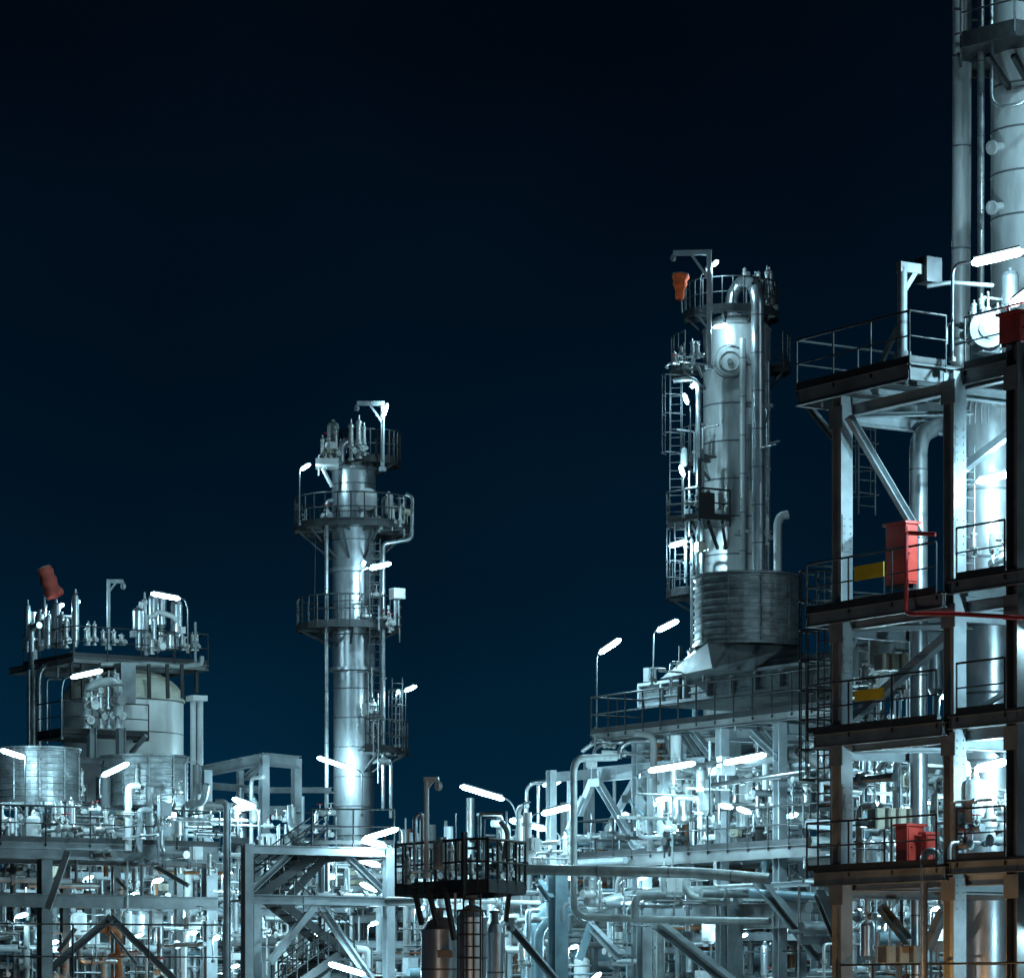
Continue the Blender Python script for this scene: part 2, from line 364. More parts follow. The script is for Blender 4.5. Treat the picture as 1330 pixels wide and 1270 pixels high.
def splice(a_,z_,w_=.15):
    c=T.p(a_,0,z_)+W*.185; b=MB().box(c,.012,w_,.42)
    for i in range(5):
        for k in (-1,1): p=c+V*(w_*.62*k)+Z*(-.34+.17*i); b.cyl(p,p+W*.035,.022,n=6)
    t.part('splice_plate',b,STEELB)
for z_ in (9.6,12.4,6.2): splice(aA,z_)
for z_ in (11.9,7.2,4.0,13.9): splice(0,z_)
for z_ in ZD[:4]:
    for a_ in (aA,0,aC): t.part('gusset_plate',MB().box(T.p(a_,-.19,z_-.55),.24,.012,.26),STEEL)
# tower's things
def cabinet(c,ha,hv,h,label):
    q=Thing('red_cabinet',label,'cabinet',c-Z*h)
    q.part('enclosure',MB().box(c,ha,hv,h),RED)
    q.part('roof',MB().box(c+Z*(h+.03),ha+.06,hv+.06,.03),RED)
    q.part('door',MB().box(c+W*(ha+.015),.012,hv*.88,h*.92).cyl(c+W*(ha+.02)-V*hv*.6,c+W*(ha+.08)-V*hv*.6,.02,n=6),RED)
    for k in (-1,1): q.part('foot',MB().box(c-Z*(h+.04)+V*(k*hv*.7),ha*.9,.04,.04),BLACK)
cabinet(P(1171,721,77.6),.36,.17,.68,'tall red cabinet with a flat roof on the second deck of the steel tower')
cabinet(P(1182,1100,78.8),.2,.26,.48,'red fire cabinet on the lowest railed deck beside the hooked vent pipe')
cabinet(P(1206,1106,78.4),.08,.14,.40,'narrow red cabinet just right of the red fire cabinet')
cabinet(P(1321,428,73.6),.3,.25,.3,'red box at the right edge on the top deck above the tower column')
def tp(px,py,v): a_=T.a(px,v); return (px,py,T.p(a_,v,0).y)
def sign(px,py,D,w_,h_,label):
    c=P(*tp(px,py,-.42)); q=Thing('warning_sign',label,'sign',c-Z*h_)
    q.part('panel',MB().box(c,w_,.015,h_),YEL); q.part('bracket',MB().box(c+V*.03+Z*h_*.5,w_*.8,.012,.02).box(c+V*.03-Z*h_*.5,w_*.8,.012,.02),BLACK)
sign(1129,742,77.4,.52,.165,'blank yellow sign plate on the railing left of the tall red cabinet')
sign(1129,902,77.4,.52,.125,'blank yellow sign plate on the railing of the third deck')
ppipe([tp(1215,694,-.2),tp(1180,692,-.5),tp(1177,694,-.55),tp(1177,797,-.55),tp(1240,797,-.55),tp(1345,803,-.55)],.05,'thin red fire water pipe running down and along the second deck',m=REDP,fil=.15)
for i,x in enumerate((1147,1159,1172,1185)):
    jbox(P(x,860,80.5)if i<3 else P(1196,1062,79.5),.17,.13,.2,('leftmost','middle','rightmost')[i]+' cream junction box of three above the third deck railing' if i<3 else 'cream junction box at the right end of the row above the red fire cabinet','cream boxes on the tower railings',CREAM,None)
lbls=['leftmost cream junction box above the lowest tower railing','second cream junction box above the lowest tower railing','third cream junction box above the lowest tower railing','cream junction box just left of the row end above the red cabinet']
for i,x in enumerate((1139,1155,1168,1182)): jbox(P(x,1063,79.3),.17,.14,.24,lbls[i],'cream boxes on the tower railings',CREAM)
lbls=['left cream junction box under the lowest railed tower deck','middle cream junction box under the lowest railed tower deck','right cream junction box under the lowest railed tower deck']
for i,x in enumerate((1152,1169,1187)): jbox(P(x,1239,78.5),.17,.13,.2,lbls[i],'cream boxes on the tower railings',CREAM)
ppipe([(1200,1330,75.5),(1200,1112,75.5),(1206,1104,75.5),(1216,1106,75.5),(1217,1118,75.5)],.085,'grey vent pipe with hooked top in front of the red fire cabinet',m=PIPE,fil=.12)
ppipe([(1246,548,81.5),(1216,553,80),(1193,566,79.2),(1193,1052,79.2),(1193,1120,79.2)],.215,'big clad pipe with an elbow rising behind the second and third tower decks',m=CLAD,n=16,fil=.55,straps=1.6)
pipe([P(1190,1150,80),P(1190,1330,80)],.14,'clad riser pipe below the lowest railed tower deck',m=CLAD,n=14,straps=1.4)
pipe([P(1109,810,79.2),P(1109,840,79.2)],.06,'short pipe stub beside the tower column under the second deck')
# vertical vessel between B and C
q=Thing('process_column','aluminium clad column standing between the two right tower posts','vessel',Vec(((1287-CX)/FP*78.5,78.5,0)))
c=q.loc; zt=ZZ(520,78.5); zb=0
prof=[(0,zt+1.35),(.46,zt+1.3),(.46,zt+.35)]
r=.70; prof2=[(.46,zt+.35),(.5,zt+.25),(.62,zt),(.69,zt-.3),(r,zt-.6)]
bands=[];pr=prof+prof2; z=zt-.6
while z>1.6:
    pr+= [(r,z-1.5),(r+.012,z-1.5),(r+.012,z-1.56),(r,z-1.56)]; bands+=[len(pr)-3]; z-=1.56
pr.append((r,0)); mb=MB().lathe(c,pr,28,bands=bands)
q.part('shell',mb,[CLAD,SEAM])
mb=MB()
for k in range(28):
    g=2*math.pi*k/28; d=Vec((math.cos(g),math.sin(g),0)); mb.tube([c+d*.5+Z*(zt+.25),c+d*.635+Z*zt,c+d*.705+Z*(zt-.3),c+d*.712+Z*(zt-.62)],.012,4,fil=.05)
q.part('dome_rib',mb,CLADW)
q.part('support_ring',MB().lathe(c,[(.7,ZZ(1170,78.5)),(.86,ZZ(1170,78.5)),(.86,ZZ(1158,78.5)),(.7,ZZ(1158,78.5))],28),STEELD)
# big lower vessel (wide) under deck 4
q=Thing('storage_vessel','wide clad vessel with orange reflection at the lower right edge','vessel',Vec(((1296-CX)/FP*79.5,79.5,0)))
zt=ZZ(1172,79.5); r=1.12
q.part('shell',MB().lathe(q.loc,[(0,zt),(.6,zt-.03),(r*.95,zt-.15),(r,zt-.3),(r,zt-.85),(r+.01,zt-.85),(r+.01,zt-.9),(r,zt-.9),(r,0)],36,bands=(5,)),[CLAD,SEAM])
# tall column top right
q=Thing('distillation_column','tallest clad column rising out of the frame at the top right','column',Vec(((1341-CX)/FP*82,82,0)))
r=1.0; z=ZZ(455,82); pr=[(r,z)]; bands=[]
while z<30: pr+=[(r,z+1.0),(r+.012,z+1.0),(r+.012,z+1.05),(r,z+1.05)]; bands+=[len(pr)-3]; z+=1.05
pr+=[(.7,z+.4),(0,z+.5)]
q.part('shell',MB().lathe(q.loc,pr,36,bands=bands),[CLADW,SEAM])
q.part('skirt',MB().lathe(q.loc,[(r+.05,0),(r+.05,ZZ(455,82))],36),STEEL)
zz=ZZ(62,81.5)
mb=MB(); F2=Fr(1262,80.8); a0=F2.a(1248); 
cs=[P(1248,62,80.6),P(1318,72,79.5),P(1380,66,80.2),P(1380,60,83.2),P(1248,52,83.2)]
q.part('platform',MB().slab([(p.x,p.y) for p in cs],zz-.12,zz),BLACK)
eb=MB()
for i in range(5): a,b=cs[i],cs[(i+1)%5]; eb.beam(Vec((a.x,a.y,zz-.12)),Vec((b.x,b.y,zz-.12)),.06,.3,kind='B')
q.part('edge_beam',eb,BLACK)
q.part('railing',rail([Vec((p.x,p.y,zz)) for p in (cs[3],cs[4],cs[0],cs[1],cs[2])],1.15,.03,step=1.1),BLACK)
for (xa,xb) in ((1283,1312),(1316,1340),(1345,1370)):
    q.part('bracket',MB().beam(P(xa,72,80.5),P(xb,116,81.3),.12,.12,kind='B'),BLACK)
for x,y in ((1300,190),(1300,268)): q.part('nozzle',MB().cyl(P(x,y,81.2),P(x-12,y+2,80.8),.1,n=10).cyl(P(x-10,y+2,80.85),P(x-13,y+2,80.8),.17,n=10),CLADW)
pipe([P(1247,500,82.5),P(1249,250,82.5),P(1251,-330,82.5)],.23,'tall clad riser pipe at the left of the tallest column',m=CLADW,n=18,straps=2.2)
pipe([P(1274,420,81.5),P(1274,-330,81.5)],.085,'slim riser pipe between the tall riser and the tallest column',m=PIPE,n=10,straps=1.8)
pipe([P(1288,-50,80.7),P(1288,130,80.7),P(1300,140,80.6),P(1322,136,80.4),P(1340,128,80.4)],.05,'small looped pipe hanging below the highest platform',m=PIPE,n=8)
# top-deck equipment
davit(P(1172,466,75.9),2.05,.75,V,'steel davit crane with hoist box on the top tower deck',r=.11,box=True,m=STEEL)
t.part('brace',MB().beam(P(1143,474,76.2),P(1167,424,75.9),.1,.1,kind='B'),STEEL)
q=Thing('pump_unit','round flanged drum unit behind the top deck railing','pump',P(1282,458,76.5))
c=P(1280,432,76.6)
q.part('drum',MB().lathe(c,[(0,-.5),(.3,-.48),(.33,-.4),(.33,.35),(.42,.36),(.42,.42),(.22,.44),(.22,.5),(.12,.52),(0,.52)],20,axis=(W*.8-V*.5)),STEEL)
q.part('saddle',MB().box(c-Z*.38,.2,.25,.1),STEEL)
for k,(x,y) in enumerate(((1262,405),(1275,388),(1296,400))):
    relief(P(x,y+42,77.2),.11,.85,['left relief valve above the round drum on the top deck','middle relief valve above the round drum on the top deck','right relief valve above the round drum on the top deck'][k],'relief valves on the top tower deck')
pipe([P(1204,372,76),P(1234,367,76),P(1290,371,76)],.05,'thin level pipe crossing in front of the tall riser',m=PIPE)
pot(P(1312,402,77),.2,.9,'small clad pot beside the red box on the top deck',None)

# ================================================================== LAMPS (pole side first)
lamp(1262,341,1329,325,75,[(1237,470),(1237,352),(1244,342)],'long bright lamp on a gooseneck pole above the top tower deck',pw=2.2,pr=.035,r=.12)
lamp(1312,396,1352,366,74,[(1309,450),(1309,402)],'bright slanting lamp cut off by the right edge of the picture',pw=3,pr=.035,r=.12)
lamp(1268,625,1311,614,76,[(1245,760),(1245,640),(1253,622)],'lamp on a curved arm in front of the clad column at the second tower deck',pw=2,pr=.035,r=.1)
lamp(1325,620,1360,600,73.4,[(1322,760),(1322,625)],'lamp at the right picture edge beside the second tower deck',pw=3)
lamp(1266,998,1308,987,76,[(1242,1130),(1242,1012),(1252,998)],'lamp on a curved arm in front of the clad column at the fourth tower deck',pr=.035,r=.11)
lamp(1325,993,1360,977,73.4,[(1322,1120),(1322,1000)],'lamp at the right picture edge beside the lowest railed tower deck',pw=2)
lamp(1340,820,1362,812,73.2,[(1338,900),(1338,822)],'unseen added fill lamp just outside the right picture edge at the third tower deck',pw=3)  # this and the next: unseen lamps added to brighten the clad column
lamp(1345,1210,1362,1204,73.2,[(1343,1290),(1343,1212)],'unseen added fill lamp just outside the right picture edge under the lowest tower deck',pw=2)
lamp(1352,180,1375,174,78,[(1350,330),(1350,184)],'unseen added fill lamp just outside the right picture edge below the highest platform',pw=2.6)  # this and the next: unseen, added to brighten the tallest column
lamp(1335,-40,1358,-46,78,[(1333,50),(1333,-38)],'unseen added fill lamp on the highest platform just above the picture',pw=3)

PW={'left glowing lamp under the crane arm on the right column':2,'bright lamp left of the right column upper shell':2,'bright lamp left of the right column above the box platform':2,'lamp below the box platform of the right column':1.5,'bright lamp on a pole beside the corrugated fan drum':1.6,'bright lamp on a tall pole at the left end of the upper cooler deck':1.6,'lower lamp of the crossed pair on the stair frame':0.5,'upper lamp of the crossed pair on the stair frame':0.6,'right lamp of a close pair above the lower main deck':1.2,'left lamp of a close pair above the lower main deck':1.2,'long lamp crossing in front of the bright white pipe':1.2,'long lamp under the air cooler deck, right of the bright white pipe':1.2,'bright lamp in front of the white vessel below its top deck':.5,'very bright long lamp across the middle clad column':2.5,'lamp in front of the middle column upper shell':1.6,'bright lamp on top of the middle column crane post':1.5}
for a in [
 (1203,1041,1216,1038,84,[(1203,1100),(1202,1046)],'small lamp just right of the big clad pipe above the cream boxes'),
 (1100,969,1118,965,84,[(1098,1020),(1098,972)],'lamp right of the tower column under the third deck'),
 (1068,975,1083,971,93,[(1066,1030),(1066,978)],'round glowing lamp left of the tower column under the upper cooler deck'),
 (940,990,995,979,95,[(922,1060),(922,1000),(930,991)],'long lamp under the air cooler deck, right of the bright white pipe'),
 (842,1000,903,990,99,[(829,1010),(832,1001)],'long lamp crossing in front of the bright white pipe'),
 (852,1038,870,1035,103,[(850,1060),(850,1042)],'small round lamp left of the bright white pipe'),
 (876,1033,895,1029,103,[(874,1060),(875,1036)],'small lamp right of the bright white pipe'),
 (935,1044,952,1048,99,[(933,1070),(933,1046)],'left lamp of a close pair above the lower main deck'),
 (957,1048,976,1055,98,[(979,1080),(979,1056),(977,1055)],'right lamp of a close pair above the lower main deck'),
 (778,848,806,829,107,[(775,948),(775,856)],'bright lamp on a tall pole at the left end of the upper cooler deck'),
 (853,819,881,805,110,[(848,880),(849,823)],'bright lamp on a pole beside the corrugated fan drum'),
 (655,1037,598,1020,104,[(671,1140),(671,1056),(664,1042)],'long bright lamp on a gooseneck pole above the black basket platform'),
 (709,1076,662,1064,104.5,[(728,1120),(728,1086),(720,1078)],'long lamp right of the black basket platform'),
 (703,1056,742,1046,101,[(686,1095),(686,1064),(694,1057)],'lamp between the basket platform and the tall painted pipe'),
 (705,1019,728,1014,106,[(685,1060),(685,1026),(692,1018)],'small upper lamp left of the tall painted pipe'),
 (517,1075,471,1089,101,[(523,1100),(523,1079)],'upper lamp of the crossed pair on the stair frame'),
 (502,1098,470,1090,102,[(512,1110),(510,1100)],'lower lamp of the crossed pair on the stair frame'),
 (494,1123,464,1115,106,[(500,1160),(500,1125)],'lamp just under the top beam of the stair frame'),
 (490,1156,468,1146,108,[(496,1190),(496,1158)],'lamp beside the stair frame diagonal at the right'),
 (462,999,412,983,130.5,[(470,1060),(470,1003)],'very bright long lamp across the middle clad column'),
 (332,1047,302,1036,112,[(338,1090),(338,1050)],'upper lamp left of the stair frame behind the deck'),
 (328,1048,304,1048,113,[(336,1090),(336,1052)],'lower lamp left of the stair frame behind the deck'),
 (474,1264,427,1250,101,[(482,1300),(482,1268)],'bright lamp low inside the stair frame'),
 (234,777,196,770,122,[(244,848),(244,790),(240,779)],'long bright lamp on a gooseneck pole over the white vessel'),
 (92,879,133,870,118.5,[(80,960),(80,895),(83,882)],'bright lamp in front of the white vessel below its top deck'),
 (33,983,1,973,108,[(33,1090),(33,990)],'lamp at the left picture edge on a post of the long deck'),
 (132,1007,167,990,108,[(129,1036),(129,1012)],'slanting lamp in front of the right corrugated drum'),
 (14,1030,30,1026,112,[(12,1080),(13,1034)],'glowing lamp low at the left edge behind the long deck railing'),
 (198,1144,212,1141,118,[(196,1160),(197,1146)],'small glowing lamp under the long left deck'),
 (226,1188,252,1186,118,[(222,1230),(223,1190)],'wide bright lamp under the long left deck near the post'),
 (244,1211,256,1209,116,[(243,1250),(243,1214)],'small lamp left of the grey deck post'),
 (277,1218,285,1215,110,[(277,1250),(276,1220)],'small lamp right of the grey deck post'),
 (765,1275,780,1262,96,[(763,1290),(764,1278)],'small lamp at the bottom edge right of the blue duct'),
 (70,790,83,784,127,[(68,840),(69,793)],'round glowing lamp below the faded windsock'),
 (95,783,104,780,127,[(96,845),(95,785)],'second glowing lamp right of the faded windsock'),
 (497,541,503,524,131,[(496,600),(497,545)],'bright lamp on top of the middle column crane post'),
 (390,610,403,602,131,[(389,682),(389,613)],'small lamp on a pole at the left of the middle column'),
 (480,738,508,731,128.5,[(468,780),(468,745),(472,740)],'lamp in front of the middle column upper shell'),
 (525,897,541,890,131,[(519,970),(519,900)],'small slanting lamp right of the middle column'),
 (515,898,518,896,131,[(514,970),(514,900)],'tiny round lamp right of the middle column'),
 (918,352,922,345,123,[(909,405),(910,358)],'left glowing lamp under the crane arm on the right column'),
 (926,345,932,338,123,[(925,405),(925,348)],'right glowing lamp under the crane arm on the right column'),
 (894,525,889,511,122,[(897,600),(897,528)],'bright lamp left of the right column upper shell'),
 (889,619,884,604,122,[(888,672),(888,622)],'bright lamp left of the right column above the box platform'),
 (892,702,869,709,122,[(900,740),(899,704)],'lamp below the box platform of the right column'),
 (926,425,945,421,123,[(919,450),(920,428)],'pale dim lamp at the shoulder of the right column'),
 (898,504,900,498,122.5,[],'small glowing lamp close against the right column'),
 (470,735,473,728,128.3,[],'small glowing lamp close against the middle column'),
]:
    lamp(*a,pw=PW.get(a[6],1.0))
# interior lamps deep in the plant, a few seen as glowing spots
for i,(x,y,D,l) in enumerate([(60,1225,118,'lamp deep behind the left deck pillar'),(120,1205,120,'lamp deep between the left braces'),(165,1160,120,'lamp deep under the middle of the long left deck'),
  (20,1190,116,'lamp deep at the left edge under the long deck'),(398,1215,112,'lamp deep behind the stair flights'),(345,1130,112,'lamp deep behind the stair frame top left'),
  (575,1120,112,'lamp behind the basket platform'),(700,1150,110,'lamp behind the blue column'),(610,1230,112,'lamp behind the two small vessels'),
  (905,1215,112,'lamp behind the lower main frame, left of the dark post'),(1010,1213,110,'lamp behind the lower main frame, right of the dark post'),(800,1225,112,'lamp behind the lower frame near its left end'),
  (1140,1010,90,'lamp behind the tower interior pipework'),(1150,1200,88,'lamp behind the pipework under the lowest tower deck'),(1020,1060,100,'lamp behind the fittings on the lower main deck'),(800,1060,108,'lamp behind the left braces of the main frame'),
  (215,1060,116,'lamp among the fittings behind the long left deck'),(90,1062,116,'lamp left of centre among the fittings behind the long left deck'),(1222,905,86,'lamp in the shade behind the third tower deck')]):
    lamp(x,y,x+16,y-4,D,[(x-3,y+30),(x-2,y+2)],l,pw=.6)
# sodium floodlights standing on the ground below the picture, the far one an added fill
def flood(px,D,z,label,s=.3,pw=150,c3=(1.0,.50,.16)):
    c=Vec(((px-CX)/FP*D,D,z)); q=Thing('unseen_floodlight',label,'lamp',(c.x,c.y,0),'ground floodlights below the steelwork')
    plight(q,c+Z*.2,pw,c3,.1); q.part('lens',MB().box(c+Z*.02,s,s,.03),SOD); q.part('housing',MB().box(c-Z*.12,s+.04,s+.04,.1),STEELD); q.part('stand',MB().cyl((c.x,c.y,0),c-Z*.2,.05,n=8),STEELD)
for (a_,v_,pw_,l_) in ((-2,-17,560,'unseen added warm-white fill floodlight far out in front of the steel tower'),(.6,-2.4,170,'orange ground floodlight close before the steel tower')):
    p_=T.p(a_,v_,0); flood(CX+p_.x/p_.y*FP,p_.y,.9,l_,pw=pw_,c3=(1,.90,.82) if pw_>500 else (1,.5,.16))  # far one is added to brighten the tower's left-facing steel
flood(598,86.3,.6,'orange ground floodlight before the two small vessels',.2,pw=45)
flood(150,110,.8,'orange ground floodlight under the long left deck',.22,pw=90)

# ================================================================== MAIN FRAME (air cooler on pipe rack)
M=Fr(760,107.0)
A1=M.a(1080)
zU=M.z(952,0); zL=M.z(1111,0)
t=Thing('pipe_rack','long steel pipe rack carrying the air cooler and two railed decks','rack',M.p(0,0,0))
deck(t,M,M.a(768),A1,0,2.0,zU,rails=[[(M.a(768),2.0),(M.a(768),0),(A1,0)]],railm=BLACK,h=.24,fm=STEELD,step=.95,rr=.03)
deck(t,M,M.a(750),A1,0,6.5,zL,rails=[[(M.a(750),3),(M.a(750),0),(A1,0)]],railm=BLACK,h=.36,fm=STEELD,step=1.0,rr=.03)
zB=M.z(1006,0)                     # bright beam level
bm(t,M,(M.a(757),.3,zB),(M.a(905),.3,zB),.25,.45); bm(t,M,(M.a(790),3.5,zB+.1),(M.a(1060),3.5,zB+.1),.25,.4); bm(t,M,(M.a(757),6,zB),(M.a(1060),6,zB),.25,.4)
for px in (829,938,1013): col(t,M,M.a(px,.3),.3,0,zU-.3,.3)
for px in (860,1025,955): col(t,M,M.a(px,3.5),3.5,zL,zU,.26)
for px in (765,836,945,1040): col(t,M,M.a(px,6),6,0,zU,.28)
for px in (829,938,1013): bm(t,M,(M.a(px,.3),.4,zU-.5),(M.a(px,.3),6,zU-.5),.22,.34)
def br(t,x1,y1,x2,y2,D1,D2=None,w=.17,m=STEELB,kind='C'): t.part('brace',MB().beam(P(x1,y1,D1),P(x2,y2,D2 or D1),w,w,.02,kind),m)
br(t,772,1008,752,1058,106.5,107,.2); br(t,772,1008,826,1100,106.5,104.5,.2); br(t,826,1010,778,1098,107.5,109,.18); br(t,832,1020,858,1066,104.5,103.8,.2)
br(t,900,950,930,990,103,102,.2); br(t,888,953,912,992,104,103,.2); br(t,978,952,1012,985,100,99,.2); br(t,992,948,1022,983,100,99.5,.14)
br(t,862,1005,862,1105,103.5,103.5,.3)
t.part('gusset_plate',MB().box(P(772,1012,106.3),.28,.02,.22),STEELB)
# lower level of the rack
zl=M.z(1187,M.a(850)); a0=M.a(829)
bm(t,M,(a0,.2,zl),(M.a(950),.2,zl),.3,.62,STEEL); bm(t,M,(M.a(950),.2,zl-.15),(A1+.5,.2,zl-.15),.3,.75,STEELD)
bm(t,M,(a0,5.5,zl),(A1,5.5,zl),.3,.5,STEEL); 
col(t,M,M.a(837,-.3),-.3,0,M.z(1135,M.a(837)),.34,STEEL); col(t,M,M.a(950,-.1),-.1,0,M.z(1160,M.a(950)),.55,STEEL,h=.4)
col(t,M,M.a(1063,-.3),-.3,0,M.z(1150,M.a(1063)),.34); 
bm(t,M,(M.a(950),-.3,M.z(1150,M.a(1000))),(M.a(1063),-.3,M.z(1150,M.a(1000))),.16,.16)
br(t,850,1196,955,1280,100,97,.3,STEEL); br(t,984,1140,1064,1242,97,95,.3,STEEL); br(t,765,1200,805,1242,104,103,.22); br(t,768,1200,752,1246,104,104,.25,TEALP)
for k in range(5):
    a=M.a(770+k*70); bm(t,M,(a,.4,zl+.6),(a,6,zl+.6),.18,.25,STEEL)
# air cooler
q=Thing('air_cooler','long finned air cooler box on the upper deck of the pipe rack','cooler',M.p(M.a(835),2,zU))
vv=2.2; aa=M.a(833,vv); ab=M.a(1082,vv); zt=M.z(890,aa,vv); zb=M.z(917,aa,vv)
cen=(M.p(aa,vv,0)+M.p(ab,6.5,0))/2
q.part('tube_bundle',MB().slab([M.p(aa,vv,0),M.p(ab,vv,0),M.p(ab,6.8,0),M.p(aa,6.8,0)],zb,zt),GALV)
rb=MB(); n=int((ab-aa)/1.15)
for k in range(n+1):
    a=aa+(ab-aa)*k/n; rb.beam(M.p(a,vv-.06,zb-.05),M.p(a,vv-.06,zt+.04),.1,.14,.02,'C')
rb.beam(M.p(aa,vv-.08,zt),M.p(ab,vv-.08,zt),.14,.09,kind='B'); rb.beam(M.p(aa,vv-.08,zb),M.p(ab,vv-.08,zb),.14,.09,kind='B')
for f_ in (.35,.68): rb.beam(M.p(aa,vv-.03,zb+(zt-zb)*f_),M.p(ab,vv-.03,zb+(zt-zb)*f_),.04,.03,kind='B')
q.part('side_frame',rb,STEELB)
q.part('header_box',MB().slab([M.p(aa+2.5,vv+.3,0),M.p(ab,vv+.3,0),M.p(ab,vv+1,0),M.p(aa+2.5,vv+1,0)],zt+.02,zt+.3),STEEL)
# plenum + drum
dc=P(970,800,104.0); dc.z=0; rd=1.6; z0=ZZ(839,104.0); z1=ZZ(752,104)
bL,bN,bR=P(858,0,105.4),P(925,0,102),P(1070,0,104.5); bB=bL+bR-bN
tL,tN,tR=P(903,0,104.6),P(919,0,102.6),P(1036,0,103.6); tB=tL+tR-tN; zq=zt-.05
vs=[Vec((p.x,p.y,zq)) for p in (bL,bN,bR,bB)]+[Vec((p.x,p.y,z0-.05)) for p in (tL,tN,tR,tB)]
mb=MB().add(vs,[(0,1,5,4),(1,2,6,5),(2,3,7,6),(3,0,4,7),(4,5,6,7),(3,2,1,0)])
q.part('plenum',mb,STEEL)
def corrug(name,label,c,r,z0,z1,nr,m=GALV,group=None,bolts=True):
    q=Thing(name,label,'fan drum',Vec((c.x,c.y,z0)),group); pr=[]; h=(z1-z0)/nr
    for k in range(nr):
        z=z0+h*k; pr+=[(r,z),(r,z+h*.62),(r+.045,z+h*.7),(r+.045,z+h*.9),(r,z+h*.98)]
    pr.append((r,z1)); pr+=[(r-.06,z1),(r-.06,z0)]
    q.part('shell',MB().lathe(Vec((c.x,c.y,0)),pr,48,smooth=False),m)
    rm=MB().lathe(Vec((c.x,c.y,0)),[(r-.02,z1),(r+.09,z1),(r+.09,z1+.07),(r-.02,z1+.07),(r-.02,z1)],48)
    q.part('rim',rm,m)
    q.part('rim',MB().lathe(Vec((c.x,c.y,0)),[(r-.02,z0-.05),(r+.08,z0-.05),(r+.08,z0+.04),(r,z0+.04)],48),m)
    for k in range(5):
        g=-math.pi/2+(k-2)*.62+.2; d=Vec((math.cos(g),math.sin(g),0)); p=Vec((c.x,c.y,0))+d*(r+.04)
        q.part('seam_strip',MB().beam(p+Z*z0,p+Z*z1,.05,.03,kind='B'),m)
    pass
    return q
corrug('fan_drum','corrugated galvanised fan drum above the air cooler, below the right column',dc,rd,z0,z1,9)
d2=P(1165,822,100); d2.z=0
corrug('fan_drum','dark corrugated fan drum seen through the tower above the air cooler',d2,1.6,ZZ(839,100),ZZ(782,100),6)
q=Thing('air_cooler','second bright air cooler box seen through the steel tower','cooler',P(1105,880,92))
c0=Fr(1100,94); q.part('tube_bundle',MB().slab([c0.p(0,0,0),c0.p(3.3,0,0),c0.p(3.3,5,0),c0.p(0,5,0)],ZZ(884,94),ZZ(843,94)),STEELB)
rb=MB(); 
for k in range(7): rb.beam(c0.p(.1+k*.5,-.05,ZZ(884,94)),c0.p(.1+k*.5,-.05,ZZ(842,94)),.08,.1,kind='B')
q.part('side_frame',rb,STEEL)
# distinctive pipes of the rack
pipe([P(560,1127,100),P(640,1128,98.5),P(905,1133,96),P(1000,1141,95)],.155,'long pale painted pipe crossing below the lower rack deck',m=PIPEP,n=16,straps=2.2)
pipe([P(1000,1196,97),P(860,1194,99),P(745,1190,100),P(745,985,100),P(800,983,101.5)],.11,'tall painted pipe with elbows at both ends left of the pipe rack',m=PIPEP,n=12,fil=.45)
pipe([P(878,1065,103),P(878,955,103)],.17,'bright white upright pipe crossed by the long lamp',m=WHITE,n=14)
pipe([P(757,975,106.6),P(775,962,106),P(800,964,106),P(838,960,105)],.07,'upper bent pipe on top of the rack corner',m=PIPE)
pipe([P(772,985,107),P(772,972,107),P(790,963,107),P(830,960,107)],.06,'small hooked pipe on top of the rack corner',m=PIPE)
pipe([P(804,985,105),P(806,970,105),P(818,962,105),P(865,960,104)],.09,'hooked clad pipe above the bright beam of the rack',m=PIPE)
pipe([P(922,1020,97.5),P(1085,995,96),P(1180,985,96)],.07,'thin bright level pipe below the air cooler lamps',m=PIPE,flange=2)
pipe([P(905,1003,101),P(1060,974,99),P(1150,965,98)],.26,'wide pale pipe behind the cooler support frames',m=PIPE,n=14,straps=2.5)
pipe([P(740,1175,106),P(715,1178,105),P(690,1200,104.5),P(688,1300,104.5)],.27,'big pale blue duct with an elbow at the bottom centre',m=TEALP,n=18,fil=.9)
pipe([P(700,1290,102.5),P(700,1210,102.5),P(715,1192,102.5),P(740,1180,102.5)],.14,'slimmer pale blue pipe following the big blue duct',m=TEALP,n=12,fil=.6)
pipe([P(770,1248,112),P(880,1246,112),P(1062,1246,112)],.42,'wide horizontal vessel low behind the lower rack frame',m=TEALP,n=22,straps=2)
pipe([P(640,1246,114),P(760,1240,114)],.4,'wide dark pipe low behind the blue duct',m=TEALP,n=22)
pipe([P(880,1165,104),P(1062,1160,103)],.18,'level pipe hidden behind the rack beams',m=PIPEP,n=14)
pipe([P(770,1180,104),P(800,1168,103),P(850,1160,102),P(930,1158,101)],.2,'pale bent pipe lying on the rack beams',m=PIPEP,n=14)
pipe([P(975,1160,97),P(1060,1165,96)],.14,'pale pipe end right of the rack diagonal',m=TEALP,n=12)
pipe([P(858,1300,101),P(858,1200,101)],.13,'brown grey standpipe beside the lower rack post',m=PIPEP,n=12)
pipe([P(1038,1300,94),P(1038,1150,94)],.045,'thin upright conduit near the right rack post',m=PIPE,n=6)
for i,(x,D) in enumerate(((845,104),(862,104))): pass
pipe([P(861,1130,101.5),P(861,1150,101.5),P(866,1162,101.5),P(880,1168,102)],.11,'short elbow dropping from the long painted pipe',m=PIPEP)
pipe([P(893,1134,100),P(888,1150,100),P(900,1166,100),P(950,1168,99.5)],.13,'curved pipe loop under the long painted pipe',m=PIPEP,n=12,fil=.6)
tt=Thing('steel_post','wide pale blue steel post beside the blue duct','post',P(725,1295,101)*1)
tt.part('column',MB().beam(Vec((tt.loc.x,tt.loc.y,0)),P(725,1128,101),.45,.42,.03,'I',up=W),TEALP); tt.part('bracket',MB().beam(P(716,1168,101),P(700,1145,101.5),.2,.2,.02),TEALP)
